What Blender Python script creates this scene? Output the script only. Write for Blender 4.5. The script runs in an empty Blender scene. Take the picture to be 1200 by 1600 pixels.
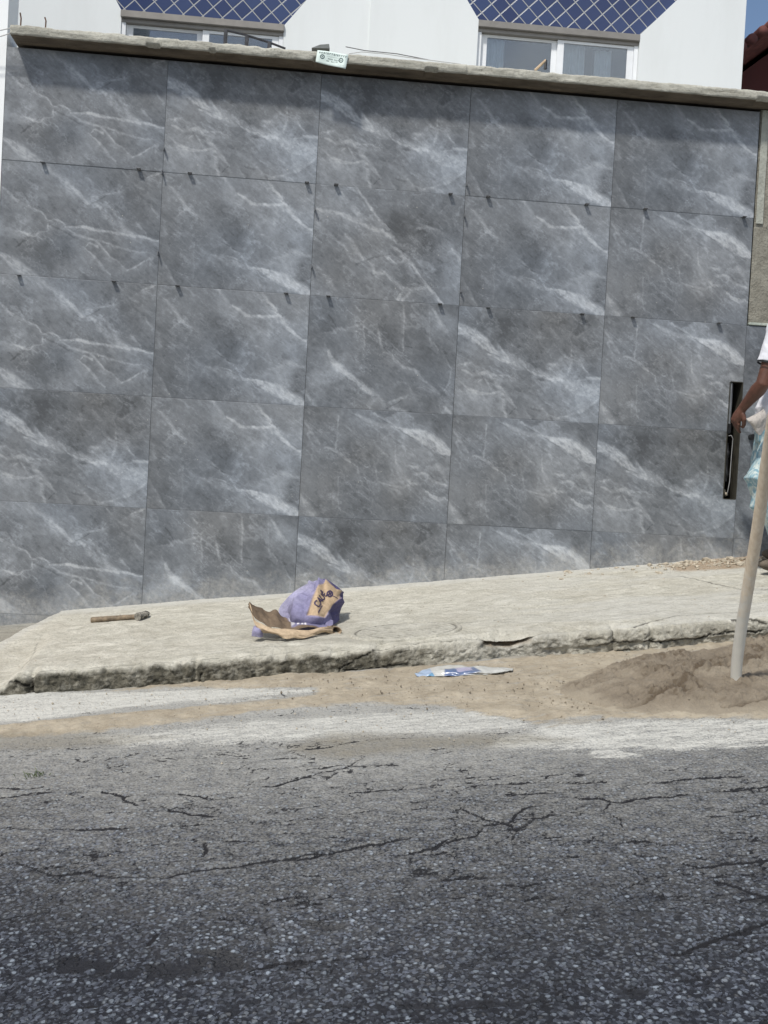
import bpy, bmesh, math, random
import numpy as np
from mathutils import Vector, Matrix

# ------------------------------------------------------------------ camera, world, sun, exposure
SC = bpy.context.scene
COL = SC.collection
random.seed(4)
RNG = np.random.default_rng(7)
CAM = np.array([-0.45113, -5.96229, -0.12006])
EUL = (math.pi/2-0.02367, -0.05409, -0.08399)
cd = bpy.data.cameras.new("camera"); cam = bpy.data.objects.new("camera", cd); COL.objects.link(cam)
cam.location = CAM; cam.rotation_euler = EUL
cd.sensor_fit = 'HORIZONTAL'; cd.sensor_width = 36; cd.lens = 49.5; cd.clip_start = .05; cd.clip_end = 800
SC.camera = cam

SUN_TRAVEL = Vector((0.72, 1.0, -1.75)).normalized()     # from the upper left, in front of the wall
elev = math.asin(-SUN_TRAVEL.z)
az = math.atan2(-SUN_TRAVEL.x, -SUN_TRAVEL.y)            # compass-like, from +Y towards +X
world = bpy.data.worlds.new("World"); SC.world = world; world.use_nodes = True
wn = world.node_tree; wn.nodes.clear()
w_out = wn.nodes.new('ShaderNodeOutputWorld'); w_bg = wn.nodes.new('ShaderNodeBackground')
w_sky = wn.nodes.new('ShaderNodeTexSky'); w_sky.sky_type = 'NISHITA'; w_sky.sun_disc = False
w_sky.sun_elevation = elev; w_sky.sun_rotation = az; w_sky.dust_density = 1.0; w_sky.air_density = 1.0
w_tc = wn.nodes.new('ShaderNodeTexCoord'); w_no = wn.nodes.new('ShaderNodeTexNoise')
w_no.inputs['Scale'].default_value = 2.3; w_no.inputs['Detail'].default_value = 7; w_no.inputs['Roughness'].default_value = .55
w_cr = wn.nodes.new('ShaderNodeValToRGB'); w_cr.color_ramp.elements[0].position = .54; w_cr.color_ramp.elements[1].position = .74
w_mx = wn.nodes.new('ShaderNodeMixRGB'); w_mx.inputs[2].default_value = (8.0, 8.3, 8.8, 1)
wn.links.new(w_tc.outputs['Generated'], w_no.inputs['Vector']); w_sp = wn.nodes.new('ShaderNodeSeparateXYZ'); wn.links.new(w_tc.outputs['Generated'], w_sp.inputs[0])
w_ma = wn.nodes.new('ShaderNodeMath'); w_ma.operation = 'MULTIPLY_ADD'; w_ma.inputs[1].default_value = -.16   # more haze and cloud over the other side of the street
wn.links.new(w_sp.outputs[1], w_ma.inputs[0]); wn.links.new(w_no.outputs[0], w_ma.inputs[2]); wn.links.new(w_ma.outputs[0], w_cr.inputs[0])
wn.links.new(w_cr.outputs[0], w_mx.inputs[0]); wn.links.new(w_sky.outputs[0], w_mx.inputs[1])
wn.links.new(w_mx.outputs[0], w_bg.inputs[0]); w_bg.inputs[1].default_value = .10
wn.links.new(w_bg.outputs[0], w_out.inputs[0])
sd = bpy.data.lights.new("sun", 'SUN'); sd.energy = 3.1; sd.angle = math.radians(4.5); sd.color = (1, .955, .88)
sun = bpy.data.objects.new("sun", sd); COL.objects.link(sun); sun.rotation_euler = SUN_TRAVEL.to_track_quat('-Z', 'Y').to_euler()
SC.view_settings.view_transform = 'Standard'; SC.view_settings.look = 'None'
SC.view_settings.gamma = 1; SC.view_settings.exposure = 0.25

# ------------------------------------------------------------------ measuring: where a sight line meets a real surface
F = 1650.0
def _rot():
    a, b, c = EUL
    X = np.array([[1,0,0],[0,math.cos(a),-math.sin(a)],[0,math.sin(a),math.cos(a)]])
    Y = np.array([[math.cos(b),0,math.sin(b)],[0,1,0],[-math.sin(b),0,math.cos(b)]])
    Z = np.array([[math.cos(c),-math.sin(c),0],[math.sin(c),math.cos(c),0],[0,0,1]])
    return Z@Y@X
ROT = _rot()
def ray(px, py): return ROT@np.array([(px-600)/F, -(py-800)/F, -1.0])
def atY(px, py, Y):
    d = ray(px, py); return CAM+d*(Y-CAM[1])/d[1]
def on(px, py, fn):
    """point where the sight line meets the height field z = fn(x, y)"""
    d = ray(px, py); t = 4.0
    for _ in range(40):
        p = CAM+d*t; g = p[2]-fn(p[0], p[1]); p2 = CAM+d*(t+1e-3); g2 = p2[2]-fn(p2[0], p2[1])
        dt = -g/((g2-g)/1e-3); t += max(-1, min(1, dt))
    return CAM+d*t
KY = -1.25                                     # kerb line
def road_z(x, y): return -.936+.112*x+.124*(np.minimum(y, .5)-KY)
def walk_z(x, y):
    t = np.clip(y/KY, -1, 1.2)
    return (1-t)*(-.688+.126*x)+t*(-.828+.119*x)
def rp(px, py): p = on(px, py, road_z); return p[0], p[1]
def wp(px, py): p = on(px, py, walk_z); return p[0], p[1]

# ------------------------------------------------------------------ numpy noise
def _h(i, j, s):
    n = (i.astype(np.int64)*374761393+j.astype(np.int64)*668265263+s*1442695041) & 0xffffffff
    n = ((n ^ (n >> 13))*1274126177) & 0xffffffff
    n = ((n ^ (n >> 16))*2246822519) & 0xffffffff
    return (n & 0xffffff)/float(0xffffff)
def vn(x, y, s=0):
    x = np.asarray(x, float); y = np.asarray(y, float)
    i = np.floor(x); j = np.floor(y); fx = x-i; fy = y-j
    fx = fx*fx*fx*(fx*(fx*6-15)+10); fy = fy*fy*fy*(fy*(fy*6-15)+10)
    a = _h(i, j, s); b = _h(i+1, j, s); c = _h(i, j+1, s); d = _h(i+1, j+1, s)
    return (a*(1-fx)+b*fx)*(1-fy)+(c*(1-fx)+d*fx)*fy
def fbm(x, y, s=0, o=4, r=.5):
    v = 0; a = 1; t = 0
    for k in range(o):
        v = v+a*(vn(x*2**k+17.3*k, y*2**k-9.1*k, s+k*31)-.5)*2; t += a; a *= r
    return v/t
def ss(a, b, x): t = np.clip((x-a)/(b-a), 0, 1); return t*t*(3-2*t)
def seg_field(X, Y, pts, soft):
    """profile 0..1 around a polyline of (x, y, width)"""
    out = np.zeros_like(X)
    for (x0, y0, w0), (x1, y1, w1) in zip(pts[:-1], pts[1:]):
        dx, dy = x1-x0, y1-y0; L = dx*dx+dy*dy+1e-12
        t = np.clip(((X-x0)*dx+(Y-y0)*dy)/L, 0, 1)
        d = np.hypot(X-x0-t*dx, Y-y0-t*dy); w = w0+(w1-w0)*t
        out = np.maximum(out, 1-ss(w*.5*(1-soft), w*.5*(1+soft)+1e-4, d))
    return out
def poly_sd(X, Y, poly):
    """signed distance, negative inside"""
    d = np.full(X.shape, 1e9); ins = np.zeros(X.shape, bool); n = len(poly)
    for k in range(n):
        x0, y0 = poly[k]; x1, y1 = poly[(k+1) % n]; dx, dy = x1-x0, y1-y0
        t = np.clip(((X-x0)*dx+(Y-y0)*dy)/(dx*dx+dy*dy+1e-12), 0, 1)
        d = np.minimum(d, np.hypot(X-x0-t*dx, Y-y0-t*dy))
        c = ((y0 > Y) != (y1 > Y)) & (X < (x1-x0)*(Y-y0)/((y1-y0) if abs(y1-y0) > 1e-12 else 1e-12)+x0)
        ins ^= c
    return np.where(ins, -d, d)

# ------------------------------------------------------------------ objects
def put(o, parent=None):
    COL.objects.link(o)
    if parent is not None: o.parent = parent
    return o
def tag(o, label=None, cat=None, group=None, kind=None):
    if label: o['label'] = label
    if cat: o['category'] = cat
    if group: o['group'] = group
    if kind: o['kind'] = kind
    return o
def empty(name, loc=(0, 0, 0), **k):
    o = bpy.data.objects.new(name, None); o.location = loc; o.empty_display_size = .1; put(o); return tag(o, **k)
def link_mesh(name, me, mat, parent=None, smooth=False, **k):
    o = bpy.data.objects.new(name, me)
    if mat is not None and len(me.materials) == 0: me.materials.append(mat)
    if smooth: me.polygons.foreach_set('use_smooth', [True]*len(me.polygons))
    put(o, parent)
    if parent is not None and parent.type == 'EMPTY': o.location = -parent.location
    return tag(o, **k)
def np_mesh(name, V, Q, attrs=None, smooth=True):
    me = bpy.data.meshes.new(name); V = np.asarray(V, np.float32); Q = np.asarray(Q, np.int32)
    me.vertices.add(len(V)); me.vertices.foreach_set('co', V.ravel())
    n = len(Q); k = Q.shape[1]
    me.loops.add(n*k); me.loops.foreach_set('vertex_index', Q.ravel())
    me.polygons.add(n); me.polygons.foreach_set('loop_start', np.arange(n, dtype=np.int32)*k)
    me.polygons.foreach_set('use_smooth', np.full(n, smooth))
    for an, A in (attrs or {}).items():
        at = me.attributes.new(an, 'FLOAT_COLOR', 'POINT'); C4 = np.ones((len(V), 4), np.float32)
        A = np.asarray(A, np.float32).reshape(len(V), -1); C4[:, :A.shape[1]] = A; at.data.foreach_set('color', C4.ravel())
    me.update(calc_edges=True); me.validate(); return me
def grid_q(ny, nx, mask=None, flip=False):
    I = np.arange(ny*nx).reshape(ny, nx)
    q = np.stack([I[:-1, :-1], I[:-1, 1:], I[1:, 1:], I[1:, :-1]], -1)
    if flip: q = q[..., ::-1]
    q = q.reshape(-1, 4)
    return q if mask is None else q[mask.ravel()]
def grid_mesh(name, P, attrs=None, mask=None, flip=False, smooth=True):
    ny, nx = P.shape[:2]
    return np_mesh(name, P.reshape(-1, 3), grid_q(ny, nx, mask, flip), attrs, smooth)
class BM:
    """collects shapes in world coordinates, builds one mesh"""
    def __init__(s): s.bm = bmesh.new()
    def box(s, x0, x1, y0, y1, z0, z1, bev=0):
        r = bmesh.ops.create_cube(s.bm, size=1)['verts']
        for v in r: v.co = Vector(((x0+x1)/2+v.co.x*(x1-x0), (y0+y1)/2+v.co.y*(y1-y0), (z0+z1)/2+v.co.z*(z1-z0)))
        if bev:
            e = list({e for v in r for e in v.link_edges}); bmesh.ops.bevel(s.bm, geom=e, offset=bev, segments=2, affect='EDGES')
        return s
    def prism(s, pts, y0, y1):
        a = [s.bm.verts.new((x, y0, z)) for x, z in pts]; b = [s.bm.verts.new((x, y1, z)) for x, z in pts]
        s.bm.faces.new(a); s.bm.faces.new(b[::-1]); n = len(a)
        for i in range(n): s.bm.faces.new((a[i], b[i], b[(i+1) % n], a[(i+1) % n]))
        return s
    def tube(s, pts, rad, n=10, cap=True, sx=1.0):
        pts = [Vector(p) for p in pts]; rad = rad if hasattr(rad, '__len__') else [rad]*len(pts); rings = []
        up = Vector((.13, .31, .94))
        for i, p in enumerate(pts):
            d = (pts[min(i+1, len(pts)-1)]-pts[max(i-1, 0)]).normalized()
            u = d.cross(up)
            if u.length < .1: u = d.cross(Vector((1, 0, 0)))
            u.normalize(); w = d.cross(u); up = w if False else up
            rings.append([s.bm.verts.new(p+(u*math.cos(2*math.pi*k/n)*sx+w*math.sin(2*math.pi*k/n))*rad[i]) for k in range(n)])
        for a, b in zip(rings[:-1], rings[1:]):
            for k in range(n): s.bm.faces.new((a[k], a[(k+1) % n], b[(k+1) % n], b[k]))
        if cap: s.bm.faces.new(rings[0][::-1]); s.bm.faces.new(rings[-1])
        return s
    def ball(s, c, r, sub=2, jit=0, seed=0):
        r = r if hasattr(r, '__len__') else (r, r, r)
        vs = bmesh.ops.create_icosphere(s.bm, subdivisions=sub, radius=1)['verts']; rn = random.Random(seed)
        for v in vs: k = 1+jit*(rn.random()-.5)*2; v.co = Vector((c[0]+v.co.x*r[0]*k, c[1]+v.co.y*r[1]*k, c[2]+v.co.z*r[2]*k))
        return s
    def mesh(s, name):
        bmesh.ops.recalc_face_normals(s.bm, faces=s.bm.faces); me = bpy.data.meshes.new(name); s.bm.to_mesh(me); s.bm.free(); return me
    def build(s, name, mat, parent=None, smooth=False, **k): return link_mesh(name, s.mesh(name), mat, parent, smooth, **k)

# ------------------------------------------------------------------ materials
def srgb(r, g, b):
    f = lambda c: ((c/255+.055)/1.055)**2.4 if c > 10 else c/255/12.92
    return (f(r), f(g), f(b), 1)
class NT:
    def __init__(s, name):
        s.m = bpy.data.materials.new(name); s.m.use_nodes = True; s.t = s.m.node_tree
        s.b = s.t.nodes['Principled BSDF']; s.o = s.t.nodes['Material Output']
    def n(s, ty, **k):
        x = s.t.nodes.new(ty)
        for a, v in k.items():
            if a.startswith('_'): x.inputs[a[1:].replace('_', ' ')].default_value = v
            else: setattr(x, a, v)
        return x
    def l(s, a, b): s.t.links.new(a, b)
    def pos(s): return s.n('ShaderNodeNewGeometry').outputs['Position']
    def obj(s): return s.n('ShaderNodeTexCoord').outputs['Object']
    def mapping(s, v, scale=(1, 1, 1), rot=(0, 0, 0), loc=(0, 0, 0)):
        m = s.n('ShaderNodeMapping'); s.l(v, m.inputs[0]); m.inputs['Scale'].default_value = scale
        m.inputs['Rotation'].default_value = rot; m.inputs['Location'].default_value = loc; return m.outputs[0]
    def noise(s, v, sc, det=4, ro=.55, dist=0):
        x = s.n('ShaderNodeTexNoise'); s.l(v, x.inputs['Vector']); x.inputs['Scale'].default_value = sc
        x.inputs['Detail'].default_value = det; x.inputs['Roughness'].default_value = ro; x.inputs['Distortion'].default_value = dist
        return x.outputs[0]
    def vor(s, v, sc, feat='F1', rnd=1.0):
        x = s.n('ShaderNodeTexVoronoi'); x.feature = feat; s.l(v, x.inputs['Vector']); x.inputs['Scale'].default_value = sc
        x.inputs['Randomness'].default_value = rnd; return x
    def rng(s, v, a, b, c=0, d=1, smooth=False):
        x = s.n('ShaderNodeMapRange'); s.l(v, x.inputs[0]); x.interpolation_type = 'SMOOTHSTEP' if smooth else 'LINEAR'
        for i, q in zip((1, 2, 3, 4), (a, b, c, d)): x.inputs[i].default_value = q
        return x.outputs[0]
    def math(s, op, a, b=None, clamp=False):
        x = s.n('ShaderNodeMath', operation=op, use_clamp=clamp)
        for i, v in ((0, a), (1, b)):
            if v is None: continue
            if isinstance(v, (int, float)): x.inputs[i].default_value = v
            else: s.l(v, x.inputs[i])
        return x.outputs[0]
    def mix(s, f, a, b, mode='MIX'):
        x = s.n('ShaderNodeMixRGB', blend_type=mode)
        for i, v in ((0, f), (1, a), (2, b)):
            if isinstance(v, (int, float)): x.inputs[i].default_value = v
            elif isinstance(v, tuple): x.inputs[i].default_value = v
            else: s.l(v, x.inputs[i])
        return x.outputs[0]
    def attr(s, name):
        a = s.n('ShaderNodeAttribute', attribute_name=name); sp = s.n('ShaderNodeSeparateColor'); s.l(a.outputs['Color'], sp.inputs[0])
        return a.outputs['Color'], sp.outputs[0], sp.outputs[1], sp.outputs[2]
    def bump(s, h, st=.3, dist=.01):
        x = s.n('ShaderNodeBump'); s.l(h, x.inputs['Height']); x.inputs['Strength'].default_value = st; x.inputs['Distance'].default_value = dist
        s.l(x.outputs[0], s.b.inputs['Normal']); return x
    def col(s, c):
        if isinstance(c, tuple): s.b.inputs['Base Color'].default_value = c
        else: s.l(c, s.b.inputs['Base Color'])
        return s
    def rough(s, r):
        if isinstance(r, (int, float)): s.b.inputs['Roughness'].default_value = r
        else: s.l(r, s.b.inputs['Roughness'])
        return s
def simple(name, c, rough=.7, metal=0, var=.25, sc=18, bump=.25, bd=.004, aniso=(1, 1, 1)):
    m = NT(name); p = m.mapping(m.obj(), scale=aniso); n1 = m.noise(p, sc, 5, .6)
    f = m.rng(n1, .3, .7, 1-var, 1+var)
    m.col(m.mix(1.0, c, f, 'MULTIPLY')); m.rough(rough); m.b.inputs['Metallic'].default_value = metal
    if bump: m.bump(m.noise(p, sc*4, 4, .65), bump, bd)
    return m.m

def mat_marble():
    m = NT('grey_marble_tile'); c, L, hue, dk = m.attr('pat'); p = m.obj()
    pa = m.mapping(p, scale=(1, 1, 1.0), rot=(0, math.radians(-35), 0)); pa = m.mapping(pa, scale=(1, 1, 2.6))
    n1 = m.noise(pa, 38, 6, .65); n2 = m.noise(p, 170, 3, .6)
    f = m.math('ADD', m.rng(n1, .25, .75, -.17, .17), m.rng(n2, .3, .7, -.07, .07))
    Lf = m.math('MULTIPLY', L, m.math('ADD', f, 1.0))
    cool = m.mix(hue, (.965, .995, 1.02, 1), (.86, .985, 1.15, 1))
    cc = m.n('ShaderNodeCombineColor'); [m.l(Lf, cc.inputs[i]) for i in range(3)]
    oi = m.n('ShaderNodeObjectInfo'); wcol = m.mix(1.0, m.mix(1.0, cc.outputs[0], cool, 'MULTIPLY'), m.rng(oi.outputs['Random'], 0, 1, .93, 1.06), 'MULTIPLY')
    w_ = m.pos(); sx_ = m.n('ShaderNodeSeparateXYZ'); m.l(w_, sx_.inputs[0])      # cement dust and splashes above the pavement
    hgt = m.math('SUBTRACT', sx_.outputs[2], m.math('ADD', m.math('MULTIPLY', sx_.outputs[0], .126), -.688))
    dst = m.math('MULTIPLY', m.rng(m.math('ADD', hgt, m.rng(m.noise(w_, 9, 6, .7), .3, .7, -.10, .10)), .0, .16, .55, 0, True), m.rng(m.noise(w_, 45, 4, .7), .4, .65, .3, 1))
    vs = m.vor(w_, 16); spl = m.math('MULTIPLY', m.rng(vs.outputs['Distance'], .035, .055, 1, 0), m.rng(m.noise(w_, 2.3, 3), .52, .56, 0, .8))
    m.col(m.mix(m.math('MAXIMUM', dst, spl), wcol, (.42, .41, .38, 1)))
    # grinding haze and dust film on the glaze
    m.rough(m.rng(m.noise(p, 3.0, 5, .6), .3, .7, .36, .56)); m.b.inputs['Specular IOR Level'].default_value = .45
    m.bump(m.noise(p, 60, 4), .05, .002)
    return m.m
def mat_road():
    m = NT('worn_asphalt'); c, sand, white, dust = m.attr('mask'); c2, crack, oil, tan = m.attr('mask2')
    p = m.pos(); pw = m.mapping(p, scale=(1, 1, .3))
    wob = m.n('ShaderNodeTexNoise'); m.l(pw, wob.inputs['Vector']); wob.inputs['Scale'].default_value = 45; wob.inputs['Detail'].default_value = 2
    pd = m.mix(.012, pw, wob.outputs['Color'], 'ADD')
    v = m.vor(pd, 58); vb = m.vor(pd, 125)
    edge = m.rng(v.outputs['Distance'], .24, .52, 1, 0, True)       # 1 in a stone, 0 in the binder
    sp = m.n('ShaderNodeSeparateColor'); m.l(v.outputs['Color'], sp.inputs[0])
    sp2 = m.n('ShaderNodeSeparateColor'); m.l(vb.outputs['Color'], sp2.inputs[0])
    bright = m.math('POWER', sp.outputs[0], 1.35)
    show = m.math('MULTIPLY', edge, m.rng(sp.outputs[1], .12, .30, 0, 1))
    stone = m.mix(bright, (.024, .027, .034, 1), (.245, .272, .295, 1))
    stone = m.mix(m.rng(sp.outputs[2], .5, .95, 0, .55), stone, (.11, .105, .10, 1))
    fine = m.mix(m.math('POWER', sp2.outputs[0], 3.0), (.0095, .0105, .0145, 1), (.105, .115, .135, 1))
    big = m.noise(p, 1.7, 5, .6)
    asp = m.mix(show, fine, stone)
    asp = m.mix(1.0, asp, m.rng(big, .3, .7, .70, 1.22), 'MULTIPLY'); asp = m.mix(1.0, asp, (.90, .935, 1.0, 1), 'MULTIPLY')
    asp = m.mix(m.rng(m.math('ADD', oil, m.math('MULTIPLY', m.rng(m.noise(p, 60, 4, .7), .3, .7, -.35, .35), m.rng(oil, .02, .3, 0, 1))), .2, .6, 0, .93), asp, (.010, .011, .015, 1))
    pst = m.mapping(p, scale=(.9, 1.4, 1)); ns = m.noise(pst, 16, 8, .74); nf = m.noise(p, 130, 3, .6)
    # dust settles in the binder first, then covers the stones
    cov = m.math('ADD', dust, m.math('MULTIPLY', m.rng(ns, .25, .75, -.30, .30), m.rng(dust, 0, .25, 0, 1)))
    low = m.math('ADD', cov, m.math('MULTIPLY', m.rng(nf, .3, .7, -.26, .26), m.rng(dust, 0, .25, 0, 1)), True)
    asp = m.mix(m.math('MULTIPLY', low, .92, True), asp, (.335, .33, .305, 1))
    w2 = m.math('ADD', white, m.math('MULTIPLY', m.rng(m.noise(m.mapping(p, scale=(.5, 3.2, 1)), 17, 8, .76, .5), .3, .7, -.95, .55), m.rng(white, .02, .4, 0, 1)))
    w2 = m.math('ADD', w2, m.math('MULTIPLY', m.rng(nf, .3, .7, -.3, .3), m.rng(white, .02, .3, 0, 1)), True)
    asp = m.mix(w2, asp, (.50, .495, .455, 1))
    s2 = m.math('ADD', sand, m.math('MULTIPLY', m.rng(m.noise(m.mapping(p, scale=(.6, 2.6, 1)), 15, 8, .74, .5), .3, .7, -.65, .35), m.rng(sand, .02, .3, 0, 1)), True)
    sc = m.mix(m.rng(m.noise(p, 9, 6, .65), .3, .7, 0, 1), (.25, .21, .152, 1), (.40, .35, .268, 1))
    sc = m.mix(m.rng(m.noise(p, 60, 5, .7), .56, .70, 0, .6), sc, (.16, .12, .08, 1)); asp = m.mix(m.rng(s2, .15, .75, 0, .96), asp, sc)
    asp = m.mix(m.math('MULTIPLY', tan, m.rng(ns, .2, .7, .1, .8), True), asp, (.17, .15, .11, 1))
    cr = m.math('ADD', crack, m.math('MULTIPLY', m.rng(m.noise(p, 95, 4, .7), .3, .7, -.5, .35), m.rng(crack, .02, .25, 0, 1))); asp = m.mix(m.rng(cr, .30, .62, 0, .96), asp, (.008, .008, .010, 1))
    m.col(asp); m.rough(.82); m.b.inputs['Specular IOR Level'].default_value = .35
    h = m.math('MULTIPLY', m.math('ADD', m.math('MULTIPLY', show, .7), m.math('MULTIPLY', sp2.outputs[0], .35)), m.rng(low, .0, .9, 1, .35))
    h = m.math('MULTIPLY', h, m.rng(s2, .2, .8, 1, .12))
    h = m.math('ADD', h, m.math('MULTIPLY', nf, .35))
    m.bump(h, .95, .009)
    return m.m
def mat_walk():
    m = NT('rough_cement_screed'); c, moss, crack, tan = m.attr('mask'); c2, face, dull, chalk = m.attr('mask2'); p = m.pos()
    ps = m.mapping(p, scale=(.8, 1.5, 1.0), rot=(0, 0, math.radians(4)))
    n1 = m.noise(ps, 12, 10, .76, .9); n2 = m.noise(p, 3.2, 6, .6); n3 = m.noise(p, 80, 5, .72)
    base = m.mix(m.rng(n1, .3, .7, 0, 1), (.43, .41, .335, 1), (.82, .79, .69, 1))
    base = m.mix(m.rng(n2, .45, .75, 0, .45), base, (.42, .385, .31, 1))
    base = m.mix(m.rng(n3, .52, .72, 0, .55), base, (.24, .225, .185, 1))
    n5 = m.noise(m.mapping(p, scale=(.9, 2.2, 1)), 17, 7, .76, 1.2); base = m.mix(m.rng(n5, .58, .70, 0, .6), base, (.23, .215, .17, 1))
    base = m.mix(m.rng(n5, .40, .30, 0, .7), base, (.62, .61, .55, 1))
    base = m.mix(m.math('MULTIPLY', chalk, m.rng(n1, .2, .6, .4, 1), True), base, (.62, .61, .56, 1))
    base = m.mix(m.math('MULTIPLY', dull, m.rng(n1, .3, .7, .2, .8), True), base, (.20, .19, .16, 1))
    mo = m.math('ADD', moss, m.math('MULTIPLY', m.rng(m.noise(p, 22, 7, .7), .3, .7, -.5, .5), m.rng(moss, .03, .3, 0, 1)), True)
    dark = m.mix(m.rng(m.noise(p, 30, 5, .7), .35, .65, 0, 1), (.050, .048, .038, 1), (.19, .175, .135, 1))
    base = m.mix(mo, base, dark)
    base = m.mix(m.math('MULTIPLY', tan, m.rng(n3, .3, .7, .5, 1), True), base, (.34, .22, .12, 1))
    base = m.mix(m.math('MULTIPLY', crack, .95, True), base, (.02, .018, .014, 1))
    m.col(base); m.rough(.92); m.b.inputs['Specular IOR Level'].default_value = .25
    h = m.math('ADD', m.math('MULTIPLY', n1, 1.0), m.math('MULTIPLY', n3, .6))
    m.bump(h, 1.0, .022); return m.m
def mat_mortar():
    m = NT('wet_mortar'); c, dk, lt, _ = m.attr('mask'); p = m.pos(); n1 = m.noise(p, 9, 6, .65); n2 = m.noise(p, 120, 4, .7)
    b = m.mix(m.rng(n1, .3, .7, 0, 1), (.170, .137, .098, 1), (.30, .252, .188, 1))
    b = m.mix(m.rng(n2, .5, .8, 0, .5), b, (.17, .13, .085, 1)); b = m.mix(m.math('MULTIPLY', dk, .85, True), b, (.105, .075, .045, 1))
    b = m.mix(m.math('MULTIPLY', lt, .7, True), b, (.40, .345, .262, 1))
    m.col(b); m.rough(.8); m.bump(m.math('ADD', n1, n2), .9, .014); return m.m
def mat_concrete(name, a, b, dark=(.10, .085, .06, 1), pit=.5, streak=(1, 1, 1), bs=.6):
    m = NT(name); p = m.pos(); ps = m.mapping(p, scale=streak); n1 = m.noise(ps, 11, 8, .68); n2 = m.noise(p, 75, 5, .7)
    c = m.mix(m.rng(n1, .3, .7, 0, 1), a, b)
    v = m.vor(p, 38); c = m.mix(m.math('MULTIPLY', m.rng(v.outputs['Distance'], .10, .2, pit, 0), m.rng(m.noise(p, 6, 3), .45, .6, 0, 1)), c, dark)
    c = m.mix(m.rng(n2, .52, .75, 0, .55), c, dark)
    m.col(c); m.rough(.93); m.bump(m.math('ADD', n1, m.math('MULTIPLY', n2, .8)), bs, .012); return m.m
def mat_paint(name, c, stain=(.45, .43, .38, 1), amt=.25, sc=3, rough=.75):
    m = NT(name); p = m.pos(); ps = m.mapping(p, scale=(1, 1, .25)); n = m.noise(ps, sc, 7, .65)
    m.col(m.mix(m.rng(n, .48, .8, 0, amt), c, stain)); m.rough(rough); m.bump(m.noise(p, 60, 5, .7), .12, .004); return m.m
def mat_blue_tile():
    m = NT('blue_glazed_tile'); p = m.pos()
    r = m.mapping(p, rot=(0, math.radians(45), 0)); sp = m.n('ShaderNodeSeparateXYZ'); m.l(r, sp.inputs[0])
    S = .106
    def cell(v):
        q = m.math('DIVIDE', v, S); fr = m.math('FRACT', m.math('ADD', q, 200.0)); e = m.math('ABSOLUTE', m.math('SUBTRACT', fr, .5))
        return q, e
    q1, e1 = cell(sp.outputs[0]); q2, e2 = cell(sp.outputs[2]); e = m.math('MAXIMUM', e1, e2)
    g = m.rng(e, .462, .472, 0, 1)
    cv = m.n('ShaderNodeCombineXYZ'); m.l(m.math('FLOOR', m.math('ADD', q1, 200.0)), cv.inputs[0]); m.l(m.math('FLOOR', m.math('ADD', q2, 200.0)), cv.inputs[1])
    wn_ = m.n('ShaderNodeTexWhiteNoise'); m.l(cv.outputs[0], wn_.inputs[0])
    t = m.mix(wn_.outputs[0], (.022, .036, .105, 1), (.036, .058, .145, 1))
    m.col(m.mix(g, t, (.36, .37, .37, 1))); m.rough(m.rng(g, 0, 1, .22, .8))
    m.bump(m.rng(e, .44, .475, 1, 0, True), .5, .004); return m.m
def mat_glass():
    m = NT('window_glass'); m.col((.78, .84, .86, 1)); m.rough(.02)
    gl = m.n('ShaderNodeBsdfGlossy'); gl.inputs['Roughness'].default_value = .02; gl.inputs['Color'].default_value = (.9, .95, 1, 1)
    tr = m.n('ShaderNodeBsdfTransparent'); tr.inputs['Color'].default_value = (.84, .88, .90, 1)
    fr = m.n('ShaderNodeFresnel'); fr.inputs[0].default_value = 1.8
    mx = m.n('ShaderNodeMixShader'); m.l(m.math('ADD', fr.outputs[0], .06, True), mx.inputs[0]); m.l(tr.outputs[0], mx.inputs[1]); m.l(gl.outputs[0], mx.inputs[2])
    m.l(mx.outputs[0], m.o.inputs[0]); m.t.nodes.remove(m.b); return m.m
def mat_attr(name, rough=.8, bs=.3, sc=90, spec=.3, noise_amt=.18):
    m = NT(name); c, r, g, b = m.attr('col'); p = m.obj(); n = m.noise(p, sc, 5, .65)
    m.col(m.mix(1.0, c, m.rng(n, .3, .7, 1-noise_amt, 1+noise_amt), 'MULTIPLY')); m.rough(rough); m.b.inputs['Specular IOR Level'].default_value = spec
    m.bump(n, bs, .003); return m.m

M_MARBLE = mat_marble(); M_ROAD = mat_road(); M_WALK = mat_walk(); M_MORTAR = mat_mortar(); M_BLUE = mat_blue_tile(); M_GLASS = mat_glass()
M_SLAB = mat_concrete('raw_concrete', (.25, .24, .20, 1), (.56, .55, .48, 1), streak=(.5, 1, 2.5))
M_PLASTER = mat_concrete('rough_render', (.19, .178, .145, 1), (.31, .298, .25, 1), dark=(.07, .06, .045, 1), pit=.8, bs=.9)
M_BACK = mat_concrete('cement_backing', (.17, .17, .17, 1), (.27, .27, .26, 1))
M_WHITE = mat_paint('white_wall_paint', (.72, .75, .755, 1), stain=(.46, .47, .45, 1), amt=.2)
M_NWHITE = mat_paint('bright_white_paint', (.86, .88, .88, 1), amt=.08)
M_PINK = mat_paint('pink_wall_paint', (.60, .42, .36, 1), amt=.3)
M_FRAME = simple('white_aluminium', (.78, .80, .82, 1), .35, 0, .06, 8, .03)
M_TRACK = simple('grey_aluminium', (.25, .235, .215, 1), .45, .3, .12, 10, .05)
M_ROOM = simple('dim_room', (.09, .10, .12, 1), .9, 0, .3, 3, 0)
M_CURT = simple('white_curtain', (.78, .80, .80, 1), .9, 0, .08, 20, .1)
M_METAL = simple('dark_steel', (.055, .055, .06, 1), .5, .6, .4, 30, .2)
M_RUST = simple('rusty_rebar', (.12, .065, .04, 1), .85, .2, .4, 60, .4)
M_CLIP = simple('grey_plastic_clip', (.15, .155, .165, 1), .5, 0, .2, 60, .05)
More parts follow.
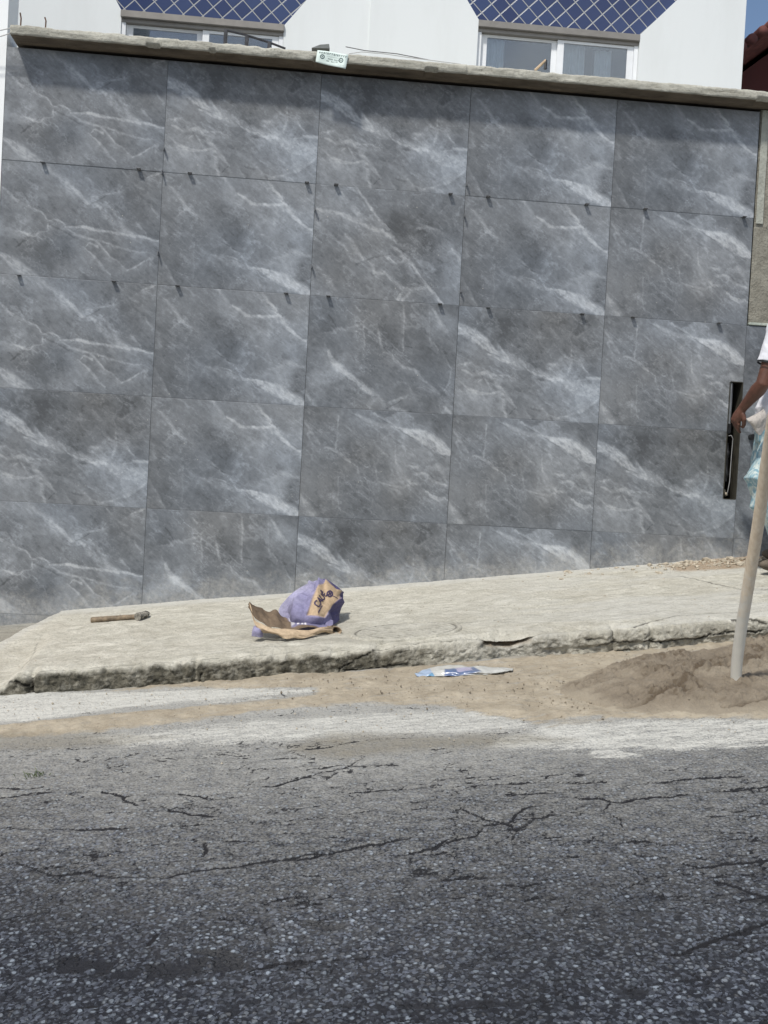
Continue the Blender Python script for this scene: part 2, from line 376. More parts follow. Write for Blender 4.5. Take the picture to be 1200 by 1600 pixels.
M_WIRE = simple('pale_cable', (.50, .50, .49, 1), .6, 0, .1, 30, .05)
M_BLACK = simple('black_plastic', (.012, .012, .013, 1), .45, 0, .3, 30, .2)
M_ALU = simple('dull_aluminium', (.42, .43, .44, 1), .38, .75, .15, 30, .1)
M_WOOD = simple('bare_wood', (.56, .42, .27, 1), .75, 0, .22, 30, .3, .003, aniso=(1, 1, .12))
M_STONE = simple('broken_stone', (.42, .37, .29, 1), .95, 0, .35, 40, .6, .006)
M_SKIN = simple('brown_skin', (.105, .043, .027, 1), .5, 0, .18, 30, .12, .002)
M_SHOE = simple('dusty_boot', (.10, .08, .06, 1), .85, 0, .4, 30, .3)
M_TEE = simple('white_cotton', (.70, .71, .76, 1), .9, 0, .06, 50, .2, .002)
M_HAIR = simple('black_hair', (.012, .010, .009, 1), .8, 0, .4, 200, .5, .002)
M_ROOFT = simple('dark_red_clay', (.13, .042, .035, 1), .8, 0, .4, 12, .3)
M_MAROON = mat_paint('maroon_wall_paint', (.10, .022, .020, 1), stain=(.04, .02, .02, 1), amt=.5)
M_TIMBER = simple('dark_timber', (.05, .028, .022, 1), .8, 0, .4, 12, .3)

# ------------------------------------------------------------------ road: one sheet to the horizon, finely gridded where it is seen
def axis(a, b, step, far0, far1):
    mid = np.arange(a, b, step); out = [a]; s = step
    L = []; x = a
    while x > far0: s *= 1.25; x -= s; L.append(max(x, far0))
    R_ = []; x = mid[-1]; s = step
    while x < far1: s *= 1.25; x += s; R_.append(min(x, far1))
    return np.array(L[::-1]+list(mid)+R_)
ax = axis(-2.25, 2.55, .0065, -70, 70); ay = axis(-4.15, -1.2, .0052, -70, 80)
RX, RY = np.meshgrid(ax, ay)
def rmask_poly(pts, soft, warp=.03, seed=0):
    P = [rp(*q) for q in pts]
    wx = warp*fbm(RX*2.5, RY*7, seed, 5, .6); wy = .5*warp*fbm(RX*3, RY*8, seed+5, 5, .6)
    return 1-ss(-soft, soft, poly_sd(RX+wx, RY+wy, P))
def rmask_line(pts, w, seed=0, jag=.010, acc=None):
    """crack through photo-measured points, in road coordinates"""
    P = [rp(*q) for q in pts]; pad = .08
    for (x0, y0), (x1, y1) in zip(P[:-1], P[1:]):
        i0, i1 = np.searchsorted(ax, [min(x0, x1)-pad, max(x0, x1)+pad]); j0, j1 = np.searchsorted(ay, [min(y0, y1)-pad, max(y0, y1)+pad])
        if i1 <= i0 or j1 <= j0: continue
        X = RX[j0:j1, i0:i1]; Y = RY[j0:j1, i0:i1]
        Xw = X+jag*fbm(X*22, Y*22, seed, 3, .6); Yw = Y+jag*1.4*fbm(X*26, Y*26, seed+9, 4, .65)
        ww = w*(.25+1.5*ss(.25, .72, vn(X*7, Y*7, seed+3)))
        acc[j0:j1, i0:i1] = np.maximum(acc[j0:j1, i0:i1], seg_field(Xw, Yw, [(x0, y0, 0), (x1, y1, 0)], 0)*0 +
            (1-ss(.5, 1.5, np.hypot(*_perp(Xw, Yw, x0, y0, x1, y1))/(ww+1e-6))))
def _perp(X, Y, x0, y0, x1, y1):
    dx, dy = x1-x0, y1-y0; t = np.clip(((X-x0)*dx+(Y-y0)*dy)/(dx*dx+dy*dy), 0, 1); return X-x0-t*dx, Y-y0-t*dy
crack = np.zeros_like(RX)
CR = [  # (width, points)
 (.009, [(0,1294),(60,1296),(150,1296),(250,1292),(330,1288),(400,1284),(440,1282),(500,1278),(590,1264)]),
 (.012, [(25,1350),(60,1360),(82,1369),(140,1362)]), (.010, [(140,1362),(180,1372),(230,1368),(262,1372),(300,1362),(345,1356),(400,1349),(430,1344),(480,1340),(520,1334),(570,1320),(600,1318),(640,1310)]),
 (.008, [(430,1346),(475,1336),(530,1330),(590,1322)]), (.009, [(640,1333),(680,1325),(702,1312),(740,1306),(757,1294)]),
 (.007, [(720,1262),(760,1280),(800,1288),(806,1300),(800,1315),(830,1318),(838,1316)]),
 (.009, [(757,1290),(800,1284),(808,1270),(830,1260),(880,1252),(940,1248),(955,1254),(1000,1249),(1050,1244),(1110,1238),(1160,1234),(1200,1228)]),
 (.010, [(805,1285),(822,1273),(860,1272),(900,1268),(945,1264),(952,1256)]), (.006, [(945,1268),(968,1280),(974,1294),(960,1304),(900,1306),(850,1308)]),
 (.008, [(985,1313),(1010,1313),(1040,1318),(1060,1318)]), (.011, [(1063,1348),(1090,1352),(1115,1352),(1150,1347),(1190,1344),(1210,1336)]),
 (.008, [(935,1385),(950,1380),(980,1380),(1010,1374),(1060,1371)]), (.010, [(1120,1376),(1150,1384),(1175,1392),(1200,1402)]), (.009, [(1165,1385),(1185,1382)]),
 (.009, [(1045,1491),(1075,1486),(1088,1479),(1130,1465),(1160,1456),(1180,1446),(1205,1438)]), (.008, [(1170,1487),(1205,1474)]),
 (.010, [(500,1437),(545,1430),(580,1424),(610,1418),(660,1414),(700,1408)]), (.013, [(795,1385),(815,1386),(840,1382)]), (.007, [(820,1406),(840,1402)]),
 (.006, [(400,1231),(430,1228),(470,1216),(500,1206),(540,1199),(568,1183)]), (.005, [(520,1236),(560,1238),(600,1234),(660,1230),(700,1228),(760,1226),(800,1223)]),
 (.006, [(800,1223),(850,1222),(900,1224),(945,1223)]), (.006, [(1020,1224),(1055,1221),(1100,1216),(1160,1214)]),
 (.006, [(160,1236),(190,1244),(200,1252),(215,1258)]), (.005, [(260,1267),(300,1272),(320,1277),(350,1278),(400,1282)]), (.006, [(180,1244),(250,1240),(300,1243),(340,1252)]),
 (.006, [(320,1318),(322,1330),(316,1338)]), (.009, [(470,1368),(480,1371),(500,1369)]), (.012, [(236,1540),(262,1536),(280,1539),(312,1534)]), (.010, [(240,1554),(262,1550)]),
 (.007, [(700,1340),(740,1336),(780,1330)]), (.006, [(830,1345),(870,1340),(900,1338)]), (.007, [(80,1475),(100,1466)]), (.006, [(230,1478),(250,1460)]),
 (.007, [(380,1520),(400,1512),(440,1505),(490,1500)]), (.008, [(980,1545),(1000,1540),(1030,1542)]), (.006, [(0,1230),(40,1232),(60,1228)]),
]
for i, (w, pts) in enumerate(CR): rmask_line(pts, max(w*.42, .0037), i*7+1, .010, crack)
# alligator cracking of old bitumen, only where the surface is worn
def worley_edge(X, Y, s):
    i = np.floor(X); j = np.floor(Y); d1 = np.full(X.shape, 9.); d2 = d1.copy()
    for a in (-1, 0, 1):
        for b in (-1, 0, 1):
            px = i+a+_h(i+a, j+b, s); py = j+b+_h(i+a, j+b, s+50); d = np.hypot(X-px, Y-py)
            n = d < d1; d2 = np.where(n, d1, np.minimum(d2, d)); d1 = np.where(n, d, d1)
    return d2-d1
WXx = RX*2.1+.45*fbm(RX*4, RY*4, 81, 5, .62); WYy = (RY-.04*RX)*5.2+.55*fbm(RX*4, RY*4, 82, 5, .62)
net = np.maximum((1-ss(.004, .030, worley_edge(WXx*.8, WYy*1.1, 5)))*ss(.44, .56, vn(RX*1.6+4, RY*2.6, 77)), .9*(1-ss(.01, .05, worley_edge(WXx*1.9, WYy*2.4, 15)))*ss(.56, .68, vn(RX*1.9+9, RY*3.0, 78)))*ss(.18, .5, vn(RX*9, RY*12, 79))
along = RX+.9*fbm(RX*.8, RY*1.2, 84, 2)*.2; yy = RY+.05*RX
hz = 1-ss(.010, .026, np.abs(fbm(along*1.3, yy*6.5, 85, 5, .60)+.03*fbm(RX*30, RY*30, 86, 3)))
crack = np.maximum(crack, .85*hz*ss(.40, .58, vn(RX*3.1, RY*5.2, 87)))
hz2 = 1-ss(.008, .028, np.abs(fbm(along*2.6+9, yy*12+3, 88, 4, .62)))
crack = np.maximum(crack, .8*hz2*ss(.44, .62, vn(RX*4.5, RY*7.5, 89)))
crack = np.maximum(crack, net*.80*ss(.25, .7, KY-RY)*ss(2.6, 2.0, KY-RY))
oil = np.zeros_like(RX)
for pts, sd_ in (([(70,1500),(120,1490),(200,1505),(300,1500),(330,1490),(420,1490),(390,1512),(320,1520),(250,1528),(180,1527),(90,1520)], 3),
             ([(480,1440),(520,1432),(560,1445),(520,1458),(480,1455)], 4), ([(300,1480),(350,1482),(380,1490),(330,1498)], 5),
             ([(970,1540),(1030,1538),(1020,1550),(980,1552)], 6), ([(440,1505),(500,1495),(490,1505),(450,1515)], 8), ([(480,1570),(900,1560),(700,1575)], 9)):
    oil = np.maximum(oil, rmask_poly(pts, .02, .05, sd_)*1.0*ss(.34, .56, vn(RX*32, RY*32, sd_)*.6+.4*vn(RX*11, RY*11, sd_+1)))
white = np.zeros_like(RX)
for k, (pts, a, so) in enumerate([
    ([(-20,1086),(120,1080),(300,1079),(480,1077),(495,1082),(350,1092),(180,1108),(60,1124),(-20,1128)], 1.0, .022),
    ([(140,1152),(250,1142),(380,1128),(520,1118),(700,1110),(830,1122),(830,1138),(700,1148),(520,1152),(330,1160),(200,1166)], .80, .04),
    ([(790,1150),(870,1134),(980,1128),(1220,1128),(1220,1160),(1050,1172),(900,1170),(780,1168)], .95, .035),
    ([(918,1172),(970,1172),(1020,1182),(980,1187),(930,1181)], .9, .012), ([(1040,1172),(1140,1166),(1230,1160),(1230,1164),(1100,1175)], .8, .012),
    ([(300,1096),(420,1088),(440,1091),(330,1100)], .6, .01), ([(830,1110),(900,1106),(960,1112),(860,1118)], .5, .02)]):
    white = np.maximum(white, a*rmask_poly(pts, so, .07, 100+k*11))
sand = np.zeros_like(RX)
for k, (pts, a, so) in enumerate([
    ([(-20,1134),(120,1122),(260,1108),(400,1094),(500,1084),(490,1076),(300,1074),(180,1078),(250,1066),(400,1054),(540,1050),(680,1040),(840,1024),(1000,1010),(1260,985),(1260,1124),(1050,1126),(930,1122),(830,1128),(760,1120),(700,1102),(560,1100),(420,1112),(260,1134),(100,1148),(-20,1154)], 1.0, .03),
    ([(820,1130),(900,1110),(1000,1112),(960,1130),(860,1142)], .5, .03)]):
    sand = np.maximum(sand, a*rmask_poly(pts, so, .07, 300+k*11))
tan = np.maximum(rmask_poly([(440,1165),(520,1146),(700,1150),(820,1148),(900,1158),(760,1168),(620,1172),(540,1184),(470,1180)], .05, .06, 41),
                 .8*rmask_poly([(-20,1150),(120,1146),(280,1150),(180,1164),(60,1170),(-20,1168)], .04, .06, 43))
depth = KY-RY                                   # metres out from the kerb
near = ss(2.75, .55, depth)
dust = np.clip(.99*ss(2.75, .15, depth)**1.28+.16*fbm(RX*1.3, RY*2.6, 12, 5, .6)*ss(2.4, 1.0, depth), 0, 1)
dust = np.clip(dust-.18*ss(-.3, -1.6, RX)*ss(.2, .9, depth)-.10*ss(.6, 1.8, RX)*ss(.3, 1.3, depth), 0, 1)
crack = crack*(1-.95*np.clip(sand*1.5, 0, 1))*(1-.75*white)
RZ = road_z(RX, RY)
fine_zone = (np.abs(RX-.15) < 2.6) & (RY > -4.3) & (RY < -1.1)
RZ = RZ+.006*fbm(RX*1.1, RY*1.6, 31, 4)+np.where(fine_zone, .0022*fbm(RX*28, RY*28, 32, 3), 0)
RZ -= .0045*crack+.003*oil
RZ += sand*(.006+.014*np.maximum(fbm(RX*5, RY*9, 33, 5, .6), -.2)+.006*fbm(RX*24, RY*34, 34, 4, .65))+white*.002
RZ = np.where(RY > KY+.05, RZ-.08*ss(KY+.05, KY+.3, RY), RZ)
me = grid_mesh('road', np.stack([RX, RY, RZ], -1), {'mask': np.stack([sand, white, dust], -1), 'mask2': np.stack([crack, oil, tan], -1)})
link_mesh('road', me, M_ROAD, kind='structure')

# ------------------------------------------------------------------ pavement with its broken concrete kerb
def sidewalk():
    sx = axis(-2.3, 2.6, .0062, -30, 30)
    tt = np.concatenate([np.linspace(.03, KY+.16, 150), np.linspace(KY+.155, KY+.022, 36)])
    nt = len(tt); nf = 46
    X = np.repeat(sx[None, :], nt+nf, 0); Y = np.zeros_like(X); Z = np.zeros_like(X)
    fs = fade = ss(-1.60, -1.70, sx)                       # left end: the pavement drops to a low ramp
    ztop_e = -.828+.119*sx
    # kerb edge wander, chips
    ew = .016*fbm(sx*2.2, sx*0, 3, 4)+.012*fbm(sx*13, sx*0, 4, 5, .65)+.016*ss(.25, .6, fbm(sx*5, sx*0+3, 14, 4))
    chips = np.zeros_like(sx)
    for c, w, d in ((-.845, .012, .03), (-1.56, .015, .04), (-.10, .10, .022), (-.03, .03, .03), (.50, .09, .05), (.60, .06, .05), (1.04, .012, .03), (1.21, .008, .02), (-.24, .02, .02)):
        chips += d*np.exp(-((sx-c)/w)**2)
    Xt = X[:nt]; Yt = np.repeat(tt[:, None], len(sx), 1)
    Zt = walk_z(Xt, Yt)
    rough = .0034*fbm(Xt*9, Yt*22, 5, 5, .65)+.004*fbm(Xt*2, Yt*3, 6, 3)+.0014*fbm(Xt*60, Yt*90, 7, 3)
    edge = ss(.09, 0, Yt-KY)
    Zt = Zt+rough-.014*edge**2-edge*.5*chips[None, :]
    Zt -= .055*fade[None, :]*ss(-.35, -1.1, Yt)
    # old slab past the left end of the new screed
    p0 = np.array(wp(84, 960)); p1 = np.array(wp(0, 1001)); dv = p1-p0; dv /= np.linalg.norm(dv)
    side = (Xt-p0[0])*dv[1]-(Yt-p0[1])*dv[0]               # sign on which side of the diagonal
    ref = (-3-p0[0])*dv[1]-(-.2-p0[1])*dv[0]; side = side*np.sign(ref)
    side = side+.02*fbm(Xt*9, Yt*9, 8, 4)
    low = ss(-.006, .03, side)
    Zt -= .055*low
    # cracks and marks on top
    mossT = np.zeros_like(Zt); crT = np.zeros_like(Zt); tanT = np.zeros_like(Zt); chalk = np.zeros_like(Zt); dull = np.zeros_like(Zt)
    def tl(pts, w, s, a=1., jag=.012):
        P = [wp(*q)+(w,) for q in pts]; Xw = Xt+jag*fbm(Xt*14, Yt*14, s, 3); Yw = Yt+jag*fbm(Xt*14, Yt*14, s+5, 3)
        return a*seg_field(Xw, Yw, P, .7)
    for pts, w, s in (([(1060,900),(1090,905),(1120,912),(1155,919),(1200,920)], .010, 1), ([(330,1022),(400,1012),(440,1010)], .006, 2),
                      ([(985,978),(1010,972),(1060,962),(1110,958),(1160,957)], .007, 3), ([(60,1000),(45,1030),(30,1045)], .005, 4), ([(700,975),(740,972),(800,968)], .005, 6)):
        crT = np.maximum(crT, tl(pts, w, s)*(.85 if s != 4 else .5))
    tanT = np.maximum(tanT, .9*(1-ss(-.03, .03, poly_sd(Xt+.04*fbm(Xt*9, Yt*9, 61), Yt+.03*fbm(Xt*9, Yt*9, 62), [wp(*q) for q in ((1040,885),(1110,872),(1180,868),(1210,866),(1200,884),(1130,888),(1060,893))]))))
    dull = np.maximum(dull, tl([(380,995),(440,1003),(500,1000),(580,1002)], .07, 21, .55, .03))  # darker grey band in front of the bag
    dull = np.maximum(dull, 1.2*low)
    dull = np.maximum(dull, tl([(560,1000),(640,1003),(720,998)], .03, 22, .6, .02)); dull = np.maximum(dull, tl([(520,958),(560,958)], .02, 23, .5, .02))  # darker grey strips along the cover and right of the bag
    chalk = np.maximum(chalk, ss(-.16, -.02, Yt)*.9); chalk = np.maximum(chalk, .7*ss(.06, .0, np.abs(side+.02))*(1-low))
    chalk = np.maximum(chalk, .55*ss(.2, -.2, fbm(Xt*1.5, Yt*6, 71, 4)-.1)*ss(.1, 1.2, Xt))
    mossT = np.maximum(mossT, .6*edge**3*ss(.1, -.2, Xt)*ss(-.1, .3, fbm(Xt*8, Yt*8, 72, 3)))
    Zt -= .006*crT; Zt -= edge*(.010*ss(.05, .5, fbm(Xt*14, Yt*20, 15, 5, .65))+.004*fbm(Xt*40, Yt*40, 16, 3))
    # kerb face
    g = np.linspace(0, 1, nf)[:, None]; Xf = X[nt:]
    y_edge = KY+.012+ew+chips*.7; z_edge = Zt[-1]
    zb = road_z(sx, KY)-.07
    ang = np.clip(g/.12, 0, 1)
    Yf = y_edge[None, :]+.010-.022*np.sin(ang*math.pi/2)-.010*g
    Zf = z_edge[None, :]-.014*(1-np.cos(ang*math.pi/2))-(z_edge-zb)[None, :]*np.clip((g-.06)/.94, 0, 1)
    S = Xf; H = Zf-(-.936+.112*Xf)                           # height over the road
    bulge = .014*fbm(S*9, H*18, 11, 6, .68)+.010*np.abs(fbm(S*24, H*34, 13, 4, .65))+.006*fbm(S*55, H*60, 12, 3)
    Yf = Yf+bulge*np.clip(g*8, 0, 1)
    mossF = np.zeros_like(Zf); crF = np.zeros_like(Zf); tanF = np.zeros_like(Zf); chF = np.zeros_like(Zf)
    def fl(pts, w, s, jag=.020):
        P = []
        for q in pts: a = atY(q[0], q[1], KY-.01); P.append((a[0], a[2], w))
        return seg_field(Xf+jag*fbm(S*22, H*22, s, 4, .65), Zf+jag*.7*fbm(S*30, H*30, s+4, 4, .65), [(a_, b_, c_*.8) for a_, b_, c_ in P], .7)*ss(.2, .45, vn(S*13, H*13, s+8))
    for pts, w, s in (([(312,1025),(311,1045),(313,1068)], .012, 31), ([(48,1048),(50,1065),(50,1085)], .012, 32), ([(0,1064),(20,1067),(45,1072)], .014, 33),
        ([(596,1008),(590,1018),(575,1025),(560,1030),(545,1038),(532,1044),(531,1052)], .009, 34), ([(500,1056),(525,1053),(540,1048),(600,1048)], .010, 35), ([(600,1045),(610,1040),(640,1038)], .018, 36),
        ([(750,1004),(756,1015),(745,1022)], .03, 37), ([(961,978),(959,985),(962,1003)], .007, 38), ([(1014,980),(1016,990),(1022,999)], .006, 39), ([(1012,999),(1018,992)], .004, 44),
        ([(900,1012),(930,1010),(960,1005),(1000,1003),(1050,1001),(1090,998),(1110,993),(1150,989),(1200,986)], .009, 40), ([(915,1000),(940,997),(955,992)], .008, 41),
        ([(960,1020),(1000,1016),(1030,1018),(1050,1014)], .010, 42), ([(1150,968),(1200,972)], .012, 43)):
        crF = np.maximum(crF, fl(pts, w, s))
    mossF = ss(.45, -.10, S)*(1.0+.3*fbm(S*5, H*10, 51, 4))+ss(.3, .6, S)*ss(1.0, .6, S)*.45+.30*ss(.55, 1.0, S)
    mossF *= ss(.02, .16, g+.05*fbm(S*9, S*0, 52, 3))
    chF = ss(.25, .55, S)*ss(.95, .7, S)*.45
    hole = np.exp(-(((S-.56+.03*fbm(S*15, H*20, 18, 3))/.115)**2+((H-.085)/.040)**2)); Yf += .05*ss(.3, .8, hole)+.03*hole*fbm(S*35, H*35, 19, 3); tanF = ss(.35, .7, hole); crF = np.maximum(crF, .5*ss(.45, .6, hole)*ss(.9, .75, hole))
    # loose lower course under the stones on the right
    under = ss(.66, .75, S); Yf = Yf+under*(.014*ss(.048, .030, H)-.012)
    Yf += .010*crF
    Xa = X; Y[:nt] = Yt+(ew[None, :]+chips*.5)*ss(.3, 0, Yt-KY); Y[nt:] = Yf; Z[:nt] = Zt; Z[nt:] = Zf
    A = lambda a, b: np.concatenate([a, b], 0)
    z0 = np.zeros_like(Zf)
    me = grid_mesh('pavement', np.stack([X, Y, Z], -1), {'mask': np.stack([A(mossT, mossF), A(crT, crF), A(tanT, tanF)], -1),
        'mask2': np.stack([A(Zt*0, z0+1), A(dull, z0), A(chalk, chF)], -1)}, flip=True)
    link_mesh('pavement', me, M_WALK, kind='structure')
sidewalk()

# ------------------------------------------------------------------ marble designs, each traced from one slab, in slab metres
TW, TH = .8447, .62
def design(name):
    nx, ny = 270, 198; gap = .0010
    u = np.linspace(gap, TW-gap, nx); v = np.linspace(.0003, TH-.0003, ny); U, V = np.meshgrid(u, v)
    spec = DES[name]; x0, x1, t0, t1, b0, b1, sk = spec['frame']   # crop frame: left, right x; top y at left/right; bottom y at left/right; x drift at bottom
    def uv(x, y):
        for _ in range(4):
            a = (x-x0)/(x1-x0); tp = t0+(t1-t0)*a; bt = b0+(b1-b0)*a; b = (y-tp)/(bt-tp)
            a = (x-x0-sk*b)/(x1-x0); tp = t0+(t1-t0)*a; bt = b0+(b1-b0)*a; b = (y-tp)/(bt-tp)
            break
        return a*TW, b*TH
    sc = TW/(x1-x0); sd_ = spec['seed']
    wu = .010*fbm(U*9, V*9, sd_, 5, .62)+.0028*fbm(U*55, V*55, sd_+3, 3); wv = .010*fbm(U*9, V*9, sd_+7, 5, .62)+.0028*fbm(U*55, V*55, sd_+9, 3)
    ca, sa = math.cos(math.radians(36)), math.sin(math.radians(36))
    A = (U+wu)*ca+(V+wv)*sa; B = -(U+wu)*sa+(V+wv)*ca               # A runs down-right along the grain
    grain = fbm(A*22, B*70, sd_+20, 5, .62); cloud = fbm(U*3.2+wu*8, V*3.6+wv*8, sd_+30, 5, .58); mott = fbm(U*26+wu*30, V*26+wv*30, sd_+33, 5, .66)
    fine = fbm(A*60, B*120, sd_+26, 4, .65); rid = 1-np.abs(fbm(U*15+wu*40, V*15+wv*40, sd_+27, 5, .6))*3.2
    L = .146+.058*cloud+.018*mott+.018*grain+.012*fine+.016*np.clip(rid, 0, 1)**3
    for k, (fx, am) in enumerate(((2.6, .075), (5.2, .050), (13, .020))):
        wx_ = .22*fbm(A*5+k, B*7, sd_+110+k, 5, .62); wy_ = .22*fbm(A*5-k, B*7, sd_+115+k, 5, .62)
        d1_, ed, c1_, c2_ = cells((A+wx_)*fx*.75, (B+wy_)*fx*1.25, sd_+120+k)
        L = L+am*(c1_-.5)*ss(0, .75, ed)*(.55+.9*(c1_ > c2_))            # a tone per region, crisp on the lighter side
        L = L+am*.75*(1-ss(0, .10+.12*c1_, ed))*ss(.38, .72, vn(U*5+k*3, V*5, sd_+130+k))*(.6+.8*np.clip(grain+.4*mott+.4, 0, 1))
    for (x, y, r, a) in spec['clouds']:
        cu, cv = uv(x, y); r2 = r*sc; e = np.hypot(U-cu+.17*fbm(U*6, V*6, sd_+40, 6, .62), V-cv+.17*fbm(U*6, V*6, sd_+41, 6, .62))/r2
        L = L+(1.7 if a > 0 else 1.05)*a*(1-ss(.0, 1.6, e))*(1+.5*mott)
    # random hair veins
    for k, (fa, fb, th, am) in enumerate(((4, 7, .04, .062), (7, 13, .045, .050), (2.6, 9, .028, .070), (12, 20, .06, .038))):
        q = np.abs(fbm(A*fa+3*k+.25*mott, B*fb, sd_+50+k*7, 4, .55)); m_ = 1-ss(0, th, q); L = L+am*m_*ss(.35, .75, vn(U*6+k, V*6, sd_+60+k))*(.6+.8*np.clip(grain+.5, 0, 1))
    vein = np.zeros_like(L); wz = .0035*fbm(U*28, V*28, sd_+5, 4, .6); wz2 = .0035*fbm(U*28, V*28, sd_+6, 4, .6)
    for item in spec['veins']:
        inten, soft, pts = item[0], item[1], item[2]
        P = [(*uv(p[0], p[1]), p[2]*sc) for p in pts]
        P = [(a_, b_, w_*1.45+.0016) for a_, b_, w_ in P]
        f = seg_field(U+wu*.95+wz, V+wv*.95+wz2, P, max(.3, soft))
        kk = 1-ss(.3, .75, np.float64(soft)); lace = np.clip(.80+.12*kk+.65*grain+.45*mott+.4*fine, .5, 1.2)
        vein = np.maximum(vein, (.80+.20*kk)*inten*f*lace)
        # faint halo
        P2 = [(a, b, c*2.6+.012) for a, b, c in P]
        vein = np.maximum(vein, .44*inten*halo(U+wu, V+wv, P, .014+1.5*max(w_ for _, _, w_ in P))*np.clip(.75+.6*mott+.7*grain, 0, 1.1))
    L = L+.205*vein
    for item in spec.get('dark', []):
        P = [(*uv(p[0], p[1]), p[2]*sc) for p in item]; L = L-.055*seg_field(U+wu*.8, V+wv*.8, P, .8)
    # short dark dashes of the stone
    dsh = ss(.30, .52, fbm(A*34, B*75, sd_+80, 4, .6))*ss(.42, .60, vn(U*5.3, V*5.3, sd_+81)); L = L-.030*dsh
    sp = ss(.82, .9, vn(U*95, V*95, sd_+90))*ss(.6, .8, vn(U*8, V*8, sd_+91)); L = L-.02*sp
    L = np.clip(L, .075, .50)
    hue = np.clip(.45+.5*fbm(U*2.4, V*2.4, sd_+95, 3)-.25*vein, 0, 1)
    return u, v, U, V, L, hue
def cells(X, Y, s_):
    i = np.floor(X); j = np.floor(Y); d1 = np.full(X.shape, 9.); d2 = d1.copy(); v1 = np.zeros(X.shape); v2 = v1.copy()
    for a in (-1, 0, 1):
        for b in (-1, 0, 1):
            d = np.hypot(X-(i+a+_h(i+a, j+b, s_)), Y-(j+b+_h(i+a, j+b, s_+50))); v = _h(i+a, j+b, s_+90)
            n = d < d1; m = ~n & (d < d2); d2 = np.where(n, d1, np.where(m, d, d2)); v2 = np.where(n, v1, np.where(m, v, v2)); d1 = np.where(n, d, d1); v1 = np.where(n, v, v1)
    return d1, d2-d1, v1, v2
def halo(X, Y, pts, reach):
    out = np.zeros_like(X)
    for (x0, y0, w0), (x1, y1, w1) in zip(pts[:-1], pts[1:]):
        dx, dy = x1-x0, y1-y0; L = dx*dx+dy*dy+1e-12; t = np.clip(((X-x0)*dx+(Y-y0)*dy)/L, 0, 1)
        d = np.hypot(X-x0-t*dx, Y-y0-t*dy); side = np.sign((X-x0)*dy-(Y-y0)*dx)*(1 if dx >= 0 else -1)
        out = np.maximum(out, np.where(side < 0, np.exp(-d/reach), np.exp(-d/(reach*.12))))
    return out
